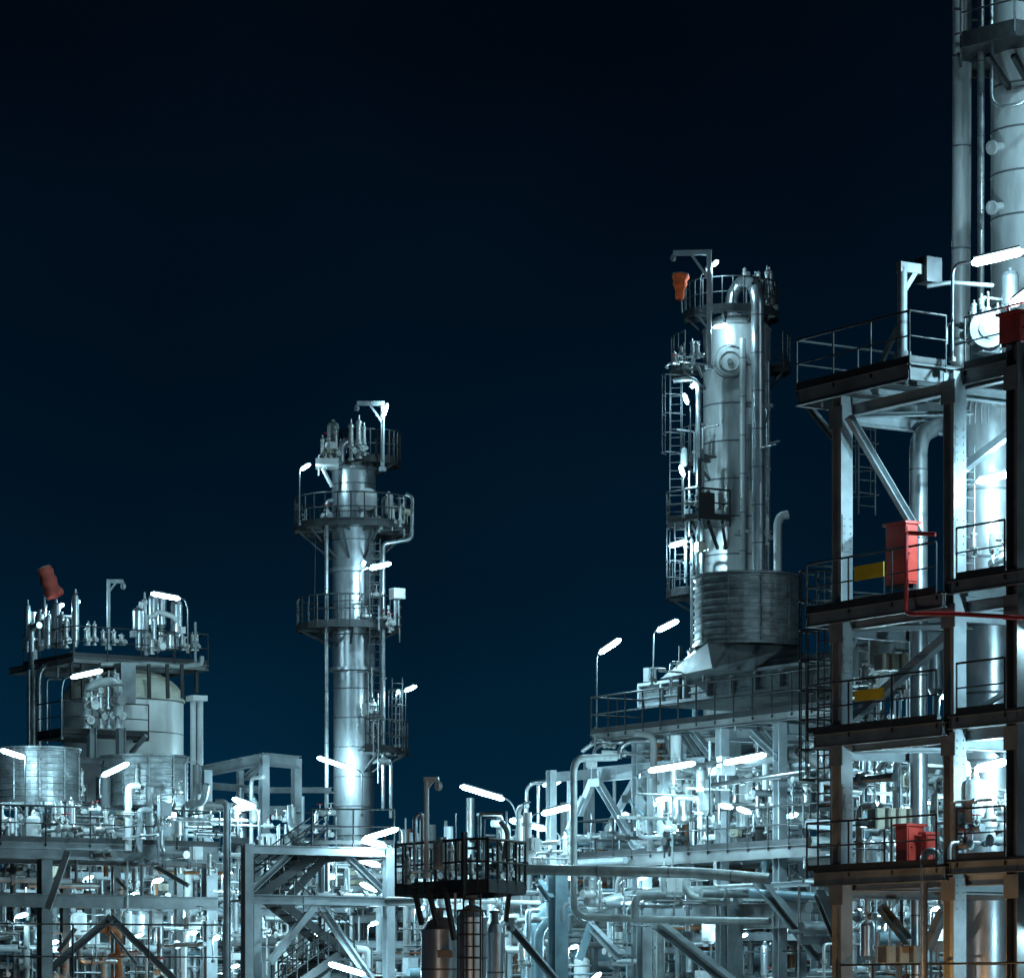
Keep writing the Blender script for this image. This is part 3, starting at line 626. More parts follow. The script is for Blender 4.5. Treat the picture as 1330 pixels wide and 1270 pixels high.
br2=Thing('steel_brace','long diagonal steel brace right of the two small vessels','brace',P(720,1275,98))
br2.part('bar',MB().beam(P(662,1200,98.5),P(722,1272,98),.2,.2,.02,'C'),STEEL)
br2.part('gusset_plate',MB().box(P(663,1200,98.4),.2,.02,.2),STEEL)
# upright between basket and rack
tt=Thing('steel_gantry','slim pale gantry frame left of the tall painted pipe','frame',P(716,1295,104))
tt.part('column',MB().beam(P(716,1300,104),P(716,1000,104),.24,.24,.02,'I',up=W),STEELB)
tt.part('column',MB().beam(P(742,1110,107),P(742,1005,107),.2,.2,.02,'I',up=W),STEELB)
tt.part('beam',MB().beam(P(712,1010,104),P(775,1004,106),.2,.3,.02),STEELB)
tt.part('brace',MB().beam(P(757,1035,105.5),P(738,1078,105),.14,.14,.02),STEELB)
pipe([P(684,1110,105),P(684,1025,105),P(690,1016,105),P(712,1014,105)],.05,'thin gooseneck pipe left of the gantry',m=PIPE,n=8)
pipe([P(699,1110,106),P(699,1020,106)],.05,'thin upright conduit left of the gantry',m=PIPE,n=8)

# ================================================================== RIGHT COLUMN
def shell(q,c,r,z0,z1,step,m,n=36,dome=.5,neck=0):
    pr=[(r,z0)]; bands=[]; z=z0
    while z+step<z1: pr+=[(r,z+step-.06),(r+.015,z+step-.06),(r+.015,z+step),(r,z+step)]; bands.append(len(pr)-3); z+=step
    pr+=[(r,z1),(r+.04,z1),(r+.04,z1+.08),(r*.96,z1+.1)]
    for k in range(1,7): g=k/7*math.pi/2; pr.append((r*.96*math.cos(g),z1+.1+dome*math.sin(g)))
    pr.append((0,z1+.1+dome)); q.part('shell',MB().lathe(c,pr,n,bands=bands),[m,SEAM])
c=Vec(((957-CX)/FP*125,125,0)); cc=c
q=Thing('distillation_column','tall clad column with box platform and overhead pipe right of centre','column',c)
shell(q,c,1.24,0,ZZ(432,125),1.38,CLADW,dome=.55)
mb=MB(); m0=P(948,470,123.7); ax=Vec((-.05,-1,0)).normalized()
mb.cyl(m0+Vec((0,.6,0)),m0+ax*.12,.5,n=24); q.part('manway',mb,CLADW)
mb=MB()
for rr,tk,dd in ((.62,.03,.0),(.36,.03,.14)): mb.tube([m0+ax*(dd)+Vec((math.cos(g)*rr,0,math.sin(g)*rr)) for g in [2*math.pi*i/20 for i in range(21)]],tk,6,fil=.02)
mb.cyl(m0+ax*.12,m0+ax*.2,.1,n=10); q.part('manway_flange',mb,STEELD)
for k in range(12):
    pass
ringdeck(q,Vec((c.x-.2,c.y,0)),ZZ(410,125),.9,1.75,150,400,railm=RAIL,brk=6,bl=.6)
ringdeck(q,c,ZZ(478,125),1.24,2.45,150,215,railm=RAIL,brk=2,bl=.7)
ringdeck(q,c,ZZ(598,125),1.24,2.1,165,230,railm=RAIL,brk=2,bl=.7)
ringdeck(q,c,ZZ(772,125),1.24,2.6,150,225,railm=RAIL,brk=2,bl=.7)
ringdeck(q,c,ZZ(478,125),1.24,2.0,-35,40,railm=RAIL,brk=2,bl=.7)
b=MB(); p0=P(930,674,122.2)
zbx=ZZ(674,122.5); cs=[P(866,672,122.8),P(908,678,121.6),P(948,672,122.3),P(948,664,124),P(870,664,125)]
q.part('platform',MB().slab([(p.x,p.y) for p in cs],zbx-.1,zbx),BLACK)
q.part('railing',rail([Vec((p.x,p.y,zbx)) for p in (cs[4],cs[0],cs[1],cs[2],cs[3])],1.0,.035,step=.9),BLACK)
q.part('guard_panel',MB().beam(Vec((cs[1].x,cs[1].y,zbx+.45)),Vec((cs[1].x*.5+cs[2].x*.5,cs[1].y*.5+cs[2].y*.5,zbx+.45)),.03,.8,kind='B'),BLACK)
for (xa,xb) in ((920,932),(938,943),(898,912)): q.part('bracket',MB().beam(P(xa,678,122.2),P(xb,712,123.6),.1,.12,kind='B'),BLACK)
q.part('ladder',ladder(P(878,672,123),ZZ(480,123)-ZZ(672,123),W*.5+V*.5,w=.45,back=Vec((-.6,-.8,0))),RAIL)
q.part('ladder',ladder(P(884,770,123),ZZ(676,123)-ZZ(770,123),W*.5+V*.5,w=.45,back=Vec((-.6,-.8,0))),RAIL)
pipe([P(950,418,125),P(950,385,125),P(962,366,125),P(976,366,124),P(984,385,123.2),P(985,760,123.2)],.235,'thick overhead pipe arching from the right column top and running down it',m=CLAD,n=18,fil=.8,straps=1.38)
pipe([P(997,470,123.8),P(997,760,123.8)],.09,'slim pipe at the right side of the right column',m=PIPE,n=10,straps=1.4)
pipe([P(965,440,123.4),P(965,760,123.6)],.12,'faint pipe up the face of the right column',m=CLADW,n=12,straps=1.4)
pipe([P(1010,760,122),P(1010,680,122),P(1014,670,122),P(1024,668,122)],.16,'short bent vent pipe right of the right column',m=CLADW,n=12,fil=.3)
pipe([P(907,850,122.6),P(907,500,122.6),P(900,492,122.6),P(875,494,122.8)],.1,'brightly lit pipe along the left side of the right column',m=PIPE,n=12)
pipe([P(899,850,122.3),P(899,700,122.3)],.07,'short upright pipe below the box platform',m=PIPE,n=8)
pipe([P(912,745,122.3),P(912,600,122.3)],.08,'stained upright pipe behind the box platform',m=PIPE,n=8)
pipe([P(868,478,123),P(864,476,123),P(876,468,123),P(905,472,123),P(912,490,123)],.06,'small looped pipe on the left platform of the right column',m=PIPE,n=6)
davit(P(921,480,122.6),ZZ(328,122.6)-ZZ(480,122.6),1.3,Vec((-1,.1,0)),'crane post with level arm on top of the right column',r=.09,m=STEELB)
for i,(x,y,h) in enumerate(((996,405,1.7),(967,360,.35),(1003,408,1.0),(985,368,.45))):
    relief(P(x,y,124.4 if i!=1 else 124.5),.12,h,['tall slim relief valve at the right of the column top','small valve on top of the overhead pipe arch','short relief valve at the right rim of the column top','small valve beside the overhead pipe arch'][i],'valves on the right column top')
for i,(x,y,D,h) in enumerate(((885,470,123,.6),(899,472,122.6,.9),(876,474,123.3,.5),(935,662,122.4,.7),(920,662,122.2,.8),(905,662,122.2,.6))):
    relief(P(x,y,D),.1,h,['left platform small valve of the right column','tallest valve on the upper left platform of the right column','leftmost valve on the upper left platform','right valve on the black box platform','middle valve on the black box platform','left valve on the black box platform'][i],'valves on the side platforms of the right column',m=FIT if i<3 else STEELD)
for y in (528,690): pass
q.part('pipe_support',MB().beam(P(968,527,123.6),P(1004,527,123),.12,.12,kind='B').beam(P(968,528,123.8),P(963,560,124),.06,.06,kind='B').beam(P(1000,530,123.3),P(992,556,123.9),.06,.06,kind='B'),STEELD)
q.part('pipe_support',MB().beam(P(960,690,123.6),P(1002,690,123),.1,.1,kind='B'),STEELD)
# windsocks
def windsock(base,top,d,L,r0,r1,label,m,droop=.6):
    q=Thing('windsock',label,'windsock',base); q.part('mast',MB().cyl(base,top,.03,n=6),STEELB)
    mb=MB(); n=12; st=7; rings=[]
    for k in range(st+1):
        f=k/st; c=top+d*(L*f)-Z*(droop*f*f*L); r=r0+(r1-r0)*f; r*=1+.12*math.sin(k*2.3)
        ax=(d-Z*2*droop*f).normalized(); a=ax.cross(Vec((0,1,0))).normalized(); b2=ax.cross(a)
        rings.append([c+(a*math.cos(2*math.pi*i/n)+b2*math.sin(2*math.pi*i/n))*r*(1+.12*math.sin(i*3+k)) for i in range(n)])
    mb.add([v for g_ in rings for v in g_],[(j*n+i,j*n+(i+1)%n,(j+1)*n+(i+1)%n,(j+1)*n+i) for j in range(st) for i in range(n)],True)
    q.part('sock',mb,m); q.part('hoop',MB().tube(rings[0]+[rings[0][0]],.02,5,fil=.01),STEELD)
windsock(P(886,406,122.5),P(884,357,122.5),Vec((-.05,-.1,-1)).normalized(),.8,.30,.14,'bright orange windsock hanging left of the right column top',ORG,.15)
windsock(P(58,800,127),P(57,738,127),Vec((.42,-.1,-1)).normalized(),1.15,.26,.34,'faded red windsock leaning above the left vessel deck',REDC,.0)

# ================================================================== MIDDLE COLUMN
c=Vec(((459.5-CX)/FP*133,133,0))
q=Thing('distillation_column','slender bright clad column with two ring platforms left of centre','column',c)
pr=[];bands=[]
def seg(z0,z1,r,st):
    z=z0
    while z<z1-.01:
        e=min(z+st,z1); pr.extend([(r,z),(r,e-.05),(r+.015,e-.05),(r+.015,e)]); bands.append(len(pr)-2); z=e
seg(0,ZZ(872,133),.80,1.15); pr+=[(.98,ZZ(872,133)),(.98,ZZ(868,133))]; seg(ZZ(868,133),ZZ(744,133),.84,1.3); pr+=[(.97,ZZ(744,133)),(.97,ZZ(739,133))]
seg(ZZ(739,133),ZZ(612,133),.86,1.1); zt=ZZ(612,133); pr+=[(.93,zt),(.93,zt+.12)]+[(.84*math.cos(g),zt+.12+.5*math.sin(g)) for g in [i/7*math.pi/2 for i in range(7)]]+[(0,zt+.62)]
q.part('shell',MB().lathe(c,pr,32,bands=bands),[CLAD,SEAM])
ringdeck(q,c,ZZ(686,133),.86,2.35,0,360,railm=RAIL,brk=9,bl=1.1,rr=.03)
ringdeck(q,Vec((c.x-.2,c.y,0)),ZZ(815,133),.7,2.05,-60,300,railm=RAIL,brk=8,bl=.6,rr=.03)
ringdeck(q,Vec((c.x+.6,c.y,0)),ZZ(600,133),.2,1.25,-200,80,railm=BLACK,brk=4,bl=.4,rr=.035,plat=BLACK)
ringdeck(q,c,ZZ(975,133),.8,2.15,-75,25,railm=RAIL,brk=3,bl=.7)
q.part('ladder',ladder(P(516,974,131.6),ZZ(900,131.6)-ZZ(974,131.6)+.6,Vec((1,0,0)),w=.4,back=Vec((0,-1,0)),r=.03),RAIL)
q.part('ladder',ladder(P(487,974,131.2),ZZ(700,131.2)-ZZ(974,131.2),Vec((1,0,0)),w=.4,cage=False,r=.03),RAIL)
q.part('manway',MB().cyl(P(477,648,132.6),P(477,648,131.9),.36,n=20).cyl(P(477,648,131.95),P(477,648,131.88),.43,n=20),CLADW)
pipe([P(424,1065,131.8),P(424,652,131.8),P(431,650,132.2)],.085,'slim riser pipe along the left side of the middle column',m=PIPE,n=10,straps=2)
pipe([P(498,1050,131.7),P(498,706,131.7),P(512,704,131.7),P(535,700,131.7),P(536,646,131.7),P(527,642,131.7)],.085,'riser pipe with a raised loop at the right of the middle column',m=PIPE,n=10,fil=.2)
pipe([P(525,700,131.9),P(525,645,131.9)],.05,'thin pipe inside the raised loop of the middle column',m=PIPE,n=8)
pipe([P(487,960,131.4),P(490,966,131.4),P(491,900,131.4)],.04,'thin hooked pipe at the lower right of the middle column',m=PIPE,n=6)
pipe([P(508,1062,131.2),P(508,988,131.2),P(496,986,131.5),P(484,990,132)],.08,'bent pipe below the small side platform of the middle column',m=PIPE,n=10)
pipe([P(408,820,134.5),P(410,700,134.5),P(412,690,134.5)],.02,'faint thin cable left of the middle column',m=STEELD,n=5)
davit(P(497,612,131.5),ZZ(524,131.5)-ZZ(612,131.5),1.0,Vec((-1,0,0)),'crane post with level arm on top of the middle column',r=.085,m=STEELB)
lb=['leftmost','second from left','third from left','fourth from left','fifth from left','rightmost']
for i,(x,y,h,s) in enumerate(((419,605,1.2,.12),(427,603,1.2,.1),(436,600,1.4,.13),(456,598,1.6,.15),(466,596,1.7,.16),(473,592,1.3,.1))):
    relief(P(x,y,131.8),s,h,f'{lb[i]} upright valve on top of the middle column','valves on top of the middle column')
pipe([P(443,600,132),P(443,580,132),P(452,571,132),P(463,575,132),P(465,598,132)],.17,'arched overhead pipe on top of the middle column',m=CLAD,n=14,fil=.35)
tt=Thing('side_shelf','small lit bracket shelf at the upper left of the middle column','shelf',P(425,604,131.6))
tt.part('plate',MB().slab([(p.x,p.y) for p in (P(410,604,131),P(440,604,131),P(440,604,132.4),P(410,604,132.4))],ZZ(606,131.6),ZZ(598,131.6)),WHITE)
tt.part('strut',MB().beam(P(419,608,131.6),P(431,632,132),.1,.1,kind='B'),WHITE)
for i,(x,y) in enumerate(((506,672),(511,672),(520,672))): relief(P(x,y+12,131.5),.09,.8,['left small valve at the right side of the ring platform','middle small valve at the right side of the ring platform','right small valve at the right side of the ring platform'][i],'valves on the middle column ring platform')
jbox(P(516,771,131),.2,.25,.2,'white enclosure on a short post right of the middle column',None,WHITE)
pipe([P(513,812,131),P(513,778,131)],.06,'left leg pipe under the white enclosure',m=PIPE); pipe([P(518,812,131),P(518,778,131)],.04,'right leg pipe under the white enclosure',m=PIPE)
for i,(x,y) in enumerate(((489,772),(475,800),(487,930),(489,955))): valve(P(x,y,131.3),Vec((1,0,0)),.22,['valve on the middle column beside the lower ring platform','valve on the lower ring platform face','upper valve at the lower right of the middle column','lower valve at the lower right of the middle column'][i],'valves on the middle column shell',m=STEELD if i!=1 else FIT)

# ================================================================== LEFT VESSEL
c=Vec(((160-CX)/FP*127.5,127.5,0)); r=2.26
q=Thing('storage_vessel','wide white clad vessel with mossy dome roof at the left','vessel',c)
zt=ZZ(906,125.3)
pr=[(r,0)]; bands=[]; z=zt-6
pr.append((r,z))
while z<zt-.1: pr+=[(r,z+1.16),(r+.01,z+1.16),(r+.01,z+1.2),(r,z+1.2)]; bands.append(len(pr)-3); z+=1.2
q.part('shell',MB().lathe(c,pr,48,bands=bands),[TANK,SEAM])
q.part('dome',MB().lathe(c,[(r+.02,z),(r+.06,z+.02),(r+.06,z+.1)]+[(r*math.cos(g),z+.1+1.2*math.sin(g)) for g in [i/10*math.pi/2 for i in range(10)]]+[(0,z+1.3)],48),DOME)
for x in (107,93,193,217,236): q.part('bracket',MB().beam(P(x,862,125.0),P(x+1,907,125.1),.09,.12,kind='B'),BLACK)
q.part('nozzle',MB().box(P(162,888,125.0),.3,.3,.75),STEEL)
cn=P(95,850,126); G=Fr(95,125); zk=ZZ(851,125)
al=G.a(12); vr=G.v(270)
q=Thing('vessel_platform','dark railed deck over the dome of the white vessel','platform',G.p(0,0,zk))
deck(q,G,al,0,0,vr,zk,rails=[[(al+1.3,0),(0,0),(0,vr),(al,vr)]],railm=BLACK,fm=STEELD,h=.2,step=1.4,joist=1.6)
for x in (170,217,236,255): q.part('post',MB().beam(P(x,856,128),P(x,900,128),.12,.12,kind='B'),BLACK)
H=Fr(82,122.5)
q=Thing('side_platform','small dark platform with railing in front of the white vessel','platform',P(140,950,125))
hv=H.v(193); deck(q,H,-2.2,0,0,hv,ZZ(949,122.5),rails=[[(-2.2,0),(0,0),(0,hv)]],railm=BLACK,fm=BLACK,h=.16,step=1.2)
q.part('brace',MB().beam(P(190,955,124),P(170,978,124.5),.14,.14,kind='B'),STEEL)
q.part('post',MB().beam(P(119,1000,122.3),P(119,945,122.3),.28,.28,.03),STEEL); q.part('post',MB().beam(P(157,1000,122.6),P(157,945,122.6),.28,.28,.03),STEEL)
for i,(x,y,D,s,h) in enumerate(((112,946,122,.2,1.3),(118,918,122.2,.17,1.2),(131,946,122.4,.16,1.9),(141,946,122.5,.16,2.1),(153,946,122.6,.2,2.0),(127,905,122.2,.14,1.0),(149,905,122.5,.15,1.0))):
    relief(P(x,y,D),s,h,['left low relief valve','white relief valve behind the left one','thin bright relief valve','second bright relief valve','right tall relief valve','upper left relief valve','upper right relief valve'][i]+' in the cluster before the white vessel','valve cluster before the white vessel',m=PIPE if i in (1,3,6) else FIT)
pipe([P(113,930,122),P(114,895,122),P(122,888,122),P(146,884,122.3),P(153,892,122.3),P(154,930,122.3)],.16,'white arched pipe over the valve cluster',m=PIPEP,n=14,fil=.4)
valve(P(153,910,121.8),W,.34,'dark round valve at the right of the valve cluster',None,m=STEELD); valve(P(119,916,121.6),W,.32,'round valve at the left of the valve cluster',None)
pipe([P(43,990,128),P(43,795,128)],.18,'thick upright pipe at the far left of the vessel deck',m=PIPE,n=14)
pipe([P(38,985,127.6),P(38,870,127.6)],.1,'stained pipe beside the thick far left pipe',m=PIPE)
pipe([P(51,985,127),P(51,880,127),P(56,866,127),P(85,864,127),P(94,856,127),P(95,846,127)],.12,'bent pipe hooking up under the vessel deck',m=PIPE,n=12,fil=.35)
pipe([P(61,965,126.5),P(61,882,126.5),P(80,882,126.5)],.05,'thin bent pipe left of the white vessel',m=PIPE)
pipe([P(75,880,126.5),P(75,866,126.5)],.05,'short thin stub under the bent pipe',m=PIPE)
pipe([P(130,863,125),P(200,862,126),P(232,866,126.5),P(262,862,127),P(262,852,127)],.09,'pale pipe running under the vessel deck',m=PIPEP,n=10,fil=.2)
q=Thing('standpipe','pair of tall pale standpipes right of the white vessel','pipe',P(254,1045,126))
q.part('pipe',MB().cyl(P(251,1050,126),P(251,910,126),.11,n=12),WHITE); q.part('pipe',MB().cyl(P(260,1050,126),P(260,910,126),.11,n=12),WHITE)
q.part('cap',MB().box(P(255.5,907,126),.3,.3,.1),WHITE)
# equipment on vessel deck
gl='upright pots and valves on the left vessel deck'
k=0
for (x,y0,h,r_,kind,l) in ((36,848,1.9,.13,'p','slim pot at the far left of the vessel deck'),(52,846,1.5,.2,'p','pot below the windsock'),(58,842,1.9,.13,'v','tall valve below the windsock'),(64,842,1.4,.09,'v','thin valve right of the windsock mast'),(73,842,1.75,.17,'p','pot under the glowing lamps'),
    (80,842,1.3,.2,'p','broad pot under the glowing lamps'),(86,842,1.2,.14,'v','short valve under the glowing lamps'),(98,842,2.1,.14,'p','bright pot at the deck corner'),(112,838,.7,.12,'v','low curved valve right of the deck corner'),(115,838,.9,.1,'v','left of two hooked valves'),(123,838,.9,.1,'v','right of two hooked valves'),
    (134,838,.6,.12,'v','low valve left of the crane post'),(148,838,.6,.12,'v','low valve right of the crane post'),(158,838,.45,.14,'v','lowest valve right of the crane post'),
    (180,845,1.0,.13,'p','slim leg pot of the left deck stack'),(180,823,1.0,.24,'p','upper grey pot of the left deck stack'),(188,845,2.2,.14,'v','tall white valve in the deck stack'),(199,817,1.35,.19,'p','left tall drum of the pair under the gooseneck lamp'),(210,817,1.35,.19,'p','right tall drum of the pair under the gooseneck lamp'),
    (199,845,.9,.2,'v','valve under the left tall drum'),(210,845,.9,.2,'v','valve under the right tall drum'),(229,828,1.45,.23,'p','bright pot left of the gooseneck lamp pole'),(229,845,.6,.12,'p','short leg pot under the bright pot'),(221,845,.7,.2,'p','white low pot beside the gooseneck lamp pole'),
    (238,845,.6,.16,'v','low valve behind the gooseneck lamp pole'),(250,845,.7,.1,'v','left of the last two valves on the vessel deck'),(256,845,.7,.09,'v','last valve at the right end of the vessel deck')):
    D=125.5+(max(0,x-95)*.0166+max(0,95-x)*.035)+R.random()*.6
    (pot if kind=='p' else relief)(*( (P(x,y0,D),r_,h,l,gl) ))
pipe([P(184,782,127.3),P(182,790,127.3),P(188,802,127.3),P(199,800,127.3),P(205,794,127.3),P(224,800,127.3),P(230,806,127.3)],.1,'bent white pipe across the top of the deck stack',m=WHITE,n=10,fil=.2)
pipe([P(200,806,126.5),P(200,830,126.5)],.1,'short connecting pipe in the deck stack',m=PIPE)
davit(P(141,844,126.8),ZZ(755,127)-ZZ(844,127),.55,V*.8+W*.5,'slim crane post with short arm on the vessel deck',r=.07,m=STEELB,strut=True)
# corrugated drums left
e=P(188,1000,114); e.z=0; corrug('fan_drum','right corrugated fan drum below the white vessel',e,1.42,ZZ(1046,114),ZZ(985,114),8)
e=P(48,1000,112); e.z=0; corrug('fan_drum','left corrugated fan drum at the left picture edge',e,1.38,ZZ(1042,112),ZZ(975,112),8)
q=Thing('cooler_plenum','dark cooler box between the two left corrugated drums','cooler',P(118,1040,117)); q.part('panel',MB().box(P(118,1014,118),1.0,1.0,.75),STEELD); q.part('frame',MB().box(P(118,992,118),1.05,1.05,.05),STEEL)

# ================================================================== LEFT DECK
Lk=Fr(-20,107); zd=ZZ(1090,107.5); v1=Lk.v(285)
q=Thing('steel_deck','long steel deck with black railing across the lower left','platform',Lk.p(0,0,0))
deck(q,Lk,-9,0,-1,v1,zd,rails=[[(0,-1),(0,v1),(-3,v1)]],railm=BLACK,fm=STEEL,h=.2,step=1.7,rr=.03)
bm(q,Lk,(-.05,-1,zd-.42),(-.05,v1,zd-.42),.25,.34,STEEL); bm(q,Lk,(-2,-1,zd-.5),(-2,v1,zd-.5),.25,.34,STEELD)
zm=ZZ(1168,107); bm(q,Lk,(-.1,-1,zm),(-.1,v1,zm),.3,.42,STEEL); bm(q,Lk,(-3,-1,zm+.2),(-3,v1,zm+.2),.3,.3,STEELD)
for px,w_,m_ in ((58,.38,STEEL),(272,.40,STEELB)): col(q,Lk,-.3,Lk.v(px,-.3),0,zd-.3,w_,m_)
for px in (84,150,232): col(q,Lk,-4,Lk.v(px,-4),0,zd-.3,.24,STEEL)
br(q,88,1105,62,1180,107.6,107.6,.2,STEELD); br(q,60,1262+0,145,1190,109.5,110,.26,STEEL); br(q,143,1190,230,1275,110,110.5,.22,STEEL); br(q,98,1205,76,1235,110,110,.14,STEELD)
br(q,185,1115,245,1150,109,109,.15,STEEL); br(q,142,1208,178,1252,108.5,108.5,.1,STEELB)
br(q,150,1140,170,1160,110,110,.12,STEEL)
q.part('railing',rail([P(-5,1284,107),P(290,1284,109.5)],2.3*.9,.03,step=2.2,kick=False,mids=1),BLACK)
tt=Thing('conduit_mast','tall pale mast with conduits at the right end of the long left deck','post',P(294,1300,106))
tt.part('mast',MB().tube([P(294,1300,106),P(294,1044,106),P(290,1041,106),P(280,1041,106)],.1,10,fil=.1),STEELB)
tt.part('conduit',MB().tube([P(299,1300,106),P(299,1050,106)],.03,6),PIPE)
# ================================================================== back frame (265..390, 985..1060)
q=Thing('steel_portal','open pale steel frame behind the left deck, left of the middle column','frame',P(345,1295,118))
for (x,y,D,w_) in ((343,980,117,.28),(385,985,119,.28),(312,1000,121,.2),(268,1000,116,.3)): q.part('column',MB().beam(P(x,1300,D),P(x,y,D),w_,w_,.03,'I',up=W),STEELB)
for (x1,y1,D1,x2,y2,D2,h) in ((262,1002,122,345,985,117,.4),(343,986,117,388,990,119,.45),(270,1020,122,345,1026,118,.25),(320,1026,119,430,1026,121,.2),(343,1052,117,388,1052,119,.3),(320,1010,120,343,990,117,.2)):
    q.part('beam',MB().beam(P(x1,y1,D1),P(x2,y2,D2),.22,h,.03),STEELB)
q.part('railing',rail([P(290,1092,117),P(425,1092,119)],1.1*.9,.025),RAIL)
q.part('deck_grating',MB().slab([(p.x,p.y) for p in (P(290,1092,117),P(425,1092,119),P(425,1092,125),P(290,1092,123))],ZZ(1096,118),ZZ(1092,118)),GRATE)
q.part('diagonal',MB().beam(P(324,1030,119),P(342,1060,118),.15,.15,.02),STEELB)
# ================================================================== STAIR FRAME
S=Fr(321,100); vE=S.v(505); 
q=Thing('stair_tower','pale steel frame enclosing zigzag stairs in the lower middle','stairs',S.p(0,0,0))
zs=ZZ(1100,100)
vB=S.v(332,-4)
for px in (321,505): col(q,S,0,S.v(px),0,zs+.1,.28,STEELB); col(q,S,-4,vB if px==321 else S.v(px),0,zs+.1,.24,STEELB)
bm(q,S,(0,.15,zs-.05),(0,vE-.15,zs-.05),.25,.26); bm(q,S,(0,.15,ZZ(1167,100)),(0,vE-.15,ZZ(1167,100)),.25,.28); bm(q,S,(-4,vB,zs-.05),(-4,vE-.15,zs-.05),.25,.3); bm(q,S,(-4,vB,ZZ(1180,102)),(-4,vE,ZZ(1180,102)),.2,.28)
for v_ in (vE,): bm(q,S,(-.15,v_,zs-.1),(-3.85,v_,zs-.1),.2,.26); bm(q,S,(-.15,v_,ZZ(1168,101)),(-3.85,v_,ZZ(1168,101)),.2,.26)
def S_(px,py,a=0): v_=S.v(px,a); d=S.p(a,v_,0).y; return S.p(a,v_,ZZ(py,d))
def sbr(x1,y1,x2,y2,a=-.02,w_=.2): q.part('brace',MB().beam(S_(x1,y1,a),S_(x2,y2,a),w_,w_,.02,'C'),STEELB)
sbr(326,1156,375,1110,-.3,.18); sbr(408,1176,350,1250); sbr(415,1176,482,1272); sbr(452,1112,497,1156,-.3,.2)
q.part('gusset_plate',MB().box(S_(411,1174,.02),.03,.45,.22),STEELB)
q.part('deck_grating',MB().slab([S.p(-.1,S.v(400),0),S.p(-.1,vE,0),S.p(-3.9,vE,0),S.p(-3.9,S.v(400),0)],zs+.06,zs+.11),GRATE)
q.part('railing',rail([S_(405,1096,-.1),S_(512,1096,-.1)],1.05,.028,step=1.3),BLACK)
q.part('railing',rail([S_(325,1168,-1),S_(345,1168,-1)],1.05,.028,step=1.3),BLACK)
def flight(x1,y1,x2,y2,a,w_=.9):
    p1,p2=S_(x1,y1,a),S_(x2,y2,a); mb=MB()
    for k in (0,-w_): mb.beam(p1+W*k,p2+W*k,.05,.26,kind='B')
    o=q.part('stair_flight',mb,BLACK); tm=MB(); n=max(4,int(abs(p2.z-p1.z)/.2))
    for k in range(1,n): c_=p1.lerp(p2,k/n)-W*w_/2; tm.box(c_,w_/2-.03,.13,.02)
    q.part('tread',tm,GRATE,parent=o)
    rm=MB()
    for k in (0,-w_):
        for h_ in (.5,.95): rm.tube([p1+W*k+Z*h_,p2+W*k+Z*h_],.025,5)
        for i in range(6): c_=p1.lerp(p2,i/5)+W*k; rm.cyl(c_,c_+Z*.95,.024,n=5)
    q.part('handrail',rm,BLACK,parent=o)
flight(330,1168,425,1098,-1.0); flight(362,1168,460,1245,-1.6); flight(372,1288,440,1240,-.8); flight(375,1165,425,1110,-3); flight(440,1245,380,1290,-2.5)
q.part('landing',MB().slab([S.p(-.9,S.v(440),0),S.p(-.9,S.v(490),0),S.p(-3,S.v(490),0),S.p(-3,S.v(440),0)],ZZ(1243,101)-.06,ZZ(1243,101)),GRATE)
q.part('landing',MB().slab([S.p(-.6,.1,0),S.p(-.6,S.v(360),0),S.p(-1.6,S.v(360),0),S.p(-1.6,.3,0)],ZZ(1168,101)-.06,ZZ(1168,101)),GRATE)
# small tie between stair frame and basket
pipe([P(505,1170,100),P(545,1170,98.5)],.14,'short level beam pipe between the stair frame and the black basket',m=STEELB)
# ================================================================== BASKET PLATFORM + two small vessels
B=Fr(600,88.0)
q=Thing('basket_platform','black railed basket platform above two small vessels at the bottom centre','platform',P(600,1300,88))
zb=ZZ(1149,88); pts=[P(514,0,90.5),P(606,0,87.0),P(634,0,86.8),P(682,0,89.0),P(640,0,92),P(560,0,93)]
q.part('deck_grating',MB().slab([(p.x,p.y) for p in pts],zb-.06,zb),BLACK)
eb=MB()
for i in range(6): a_,b_=pts[i],pts[(i+1)%6]; eb.beam(Vec((a_.x,a_.y,zb-.1)),Vec((b_.x,b_.y,zb-.1)),.05,.24,kind='B')
q.part('edge_beam',eb,BLACK)
for i in range(6):
    a_,b_=pts[i],pts[(i+1)%6]; q.part('railing',rail([Vec((a_.x,a_.y,zb)),Vec((b_.x,b_.y,zb))],1.15,.036,step=.55 if i!=1 else .3),BLACK)
for (x1,x2,y2,D) in ((538,548,1200,88.6),(556,568,1202,88),(578,590,1220,87.4),(662,657,1196,88.6)): q.part('bracket',MB().beam(P(x1,1152,D),P(x2,y2,D+.3),.1,.12,kind='B'),BLACK)
q.part('ladder',ladder(P(613,1330,86.6),ZZ(1160,86.6)-ZZ(1330,86.6),W*.7+V*.7,w=.45,back=(W*.75-V*.7).normalized(),r=.028),BLACK)
q.part('post',MB().beam(P(603,1160,87),P(603,1080,87),.12,.12,kind='B'),BLACK)
q.part('post',MB().beam(P(632,1150,86.9),P(632,1085,86.9),.06,.06,kind='B'),BLACK)
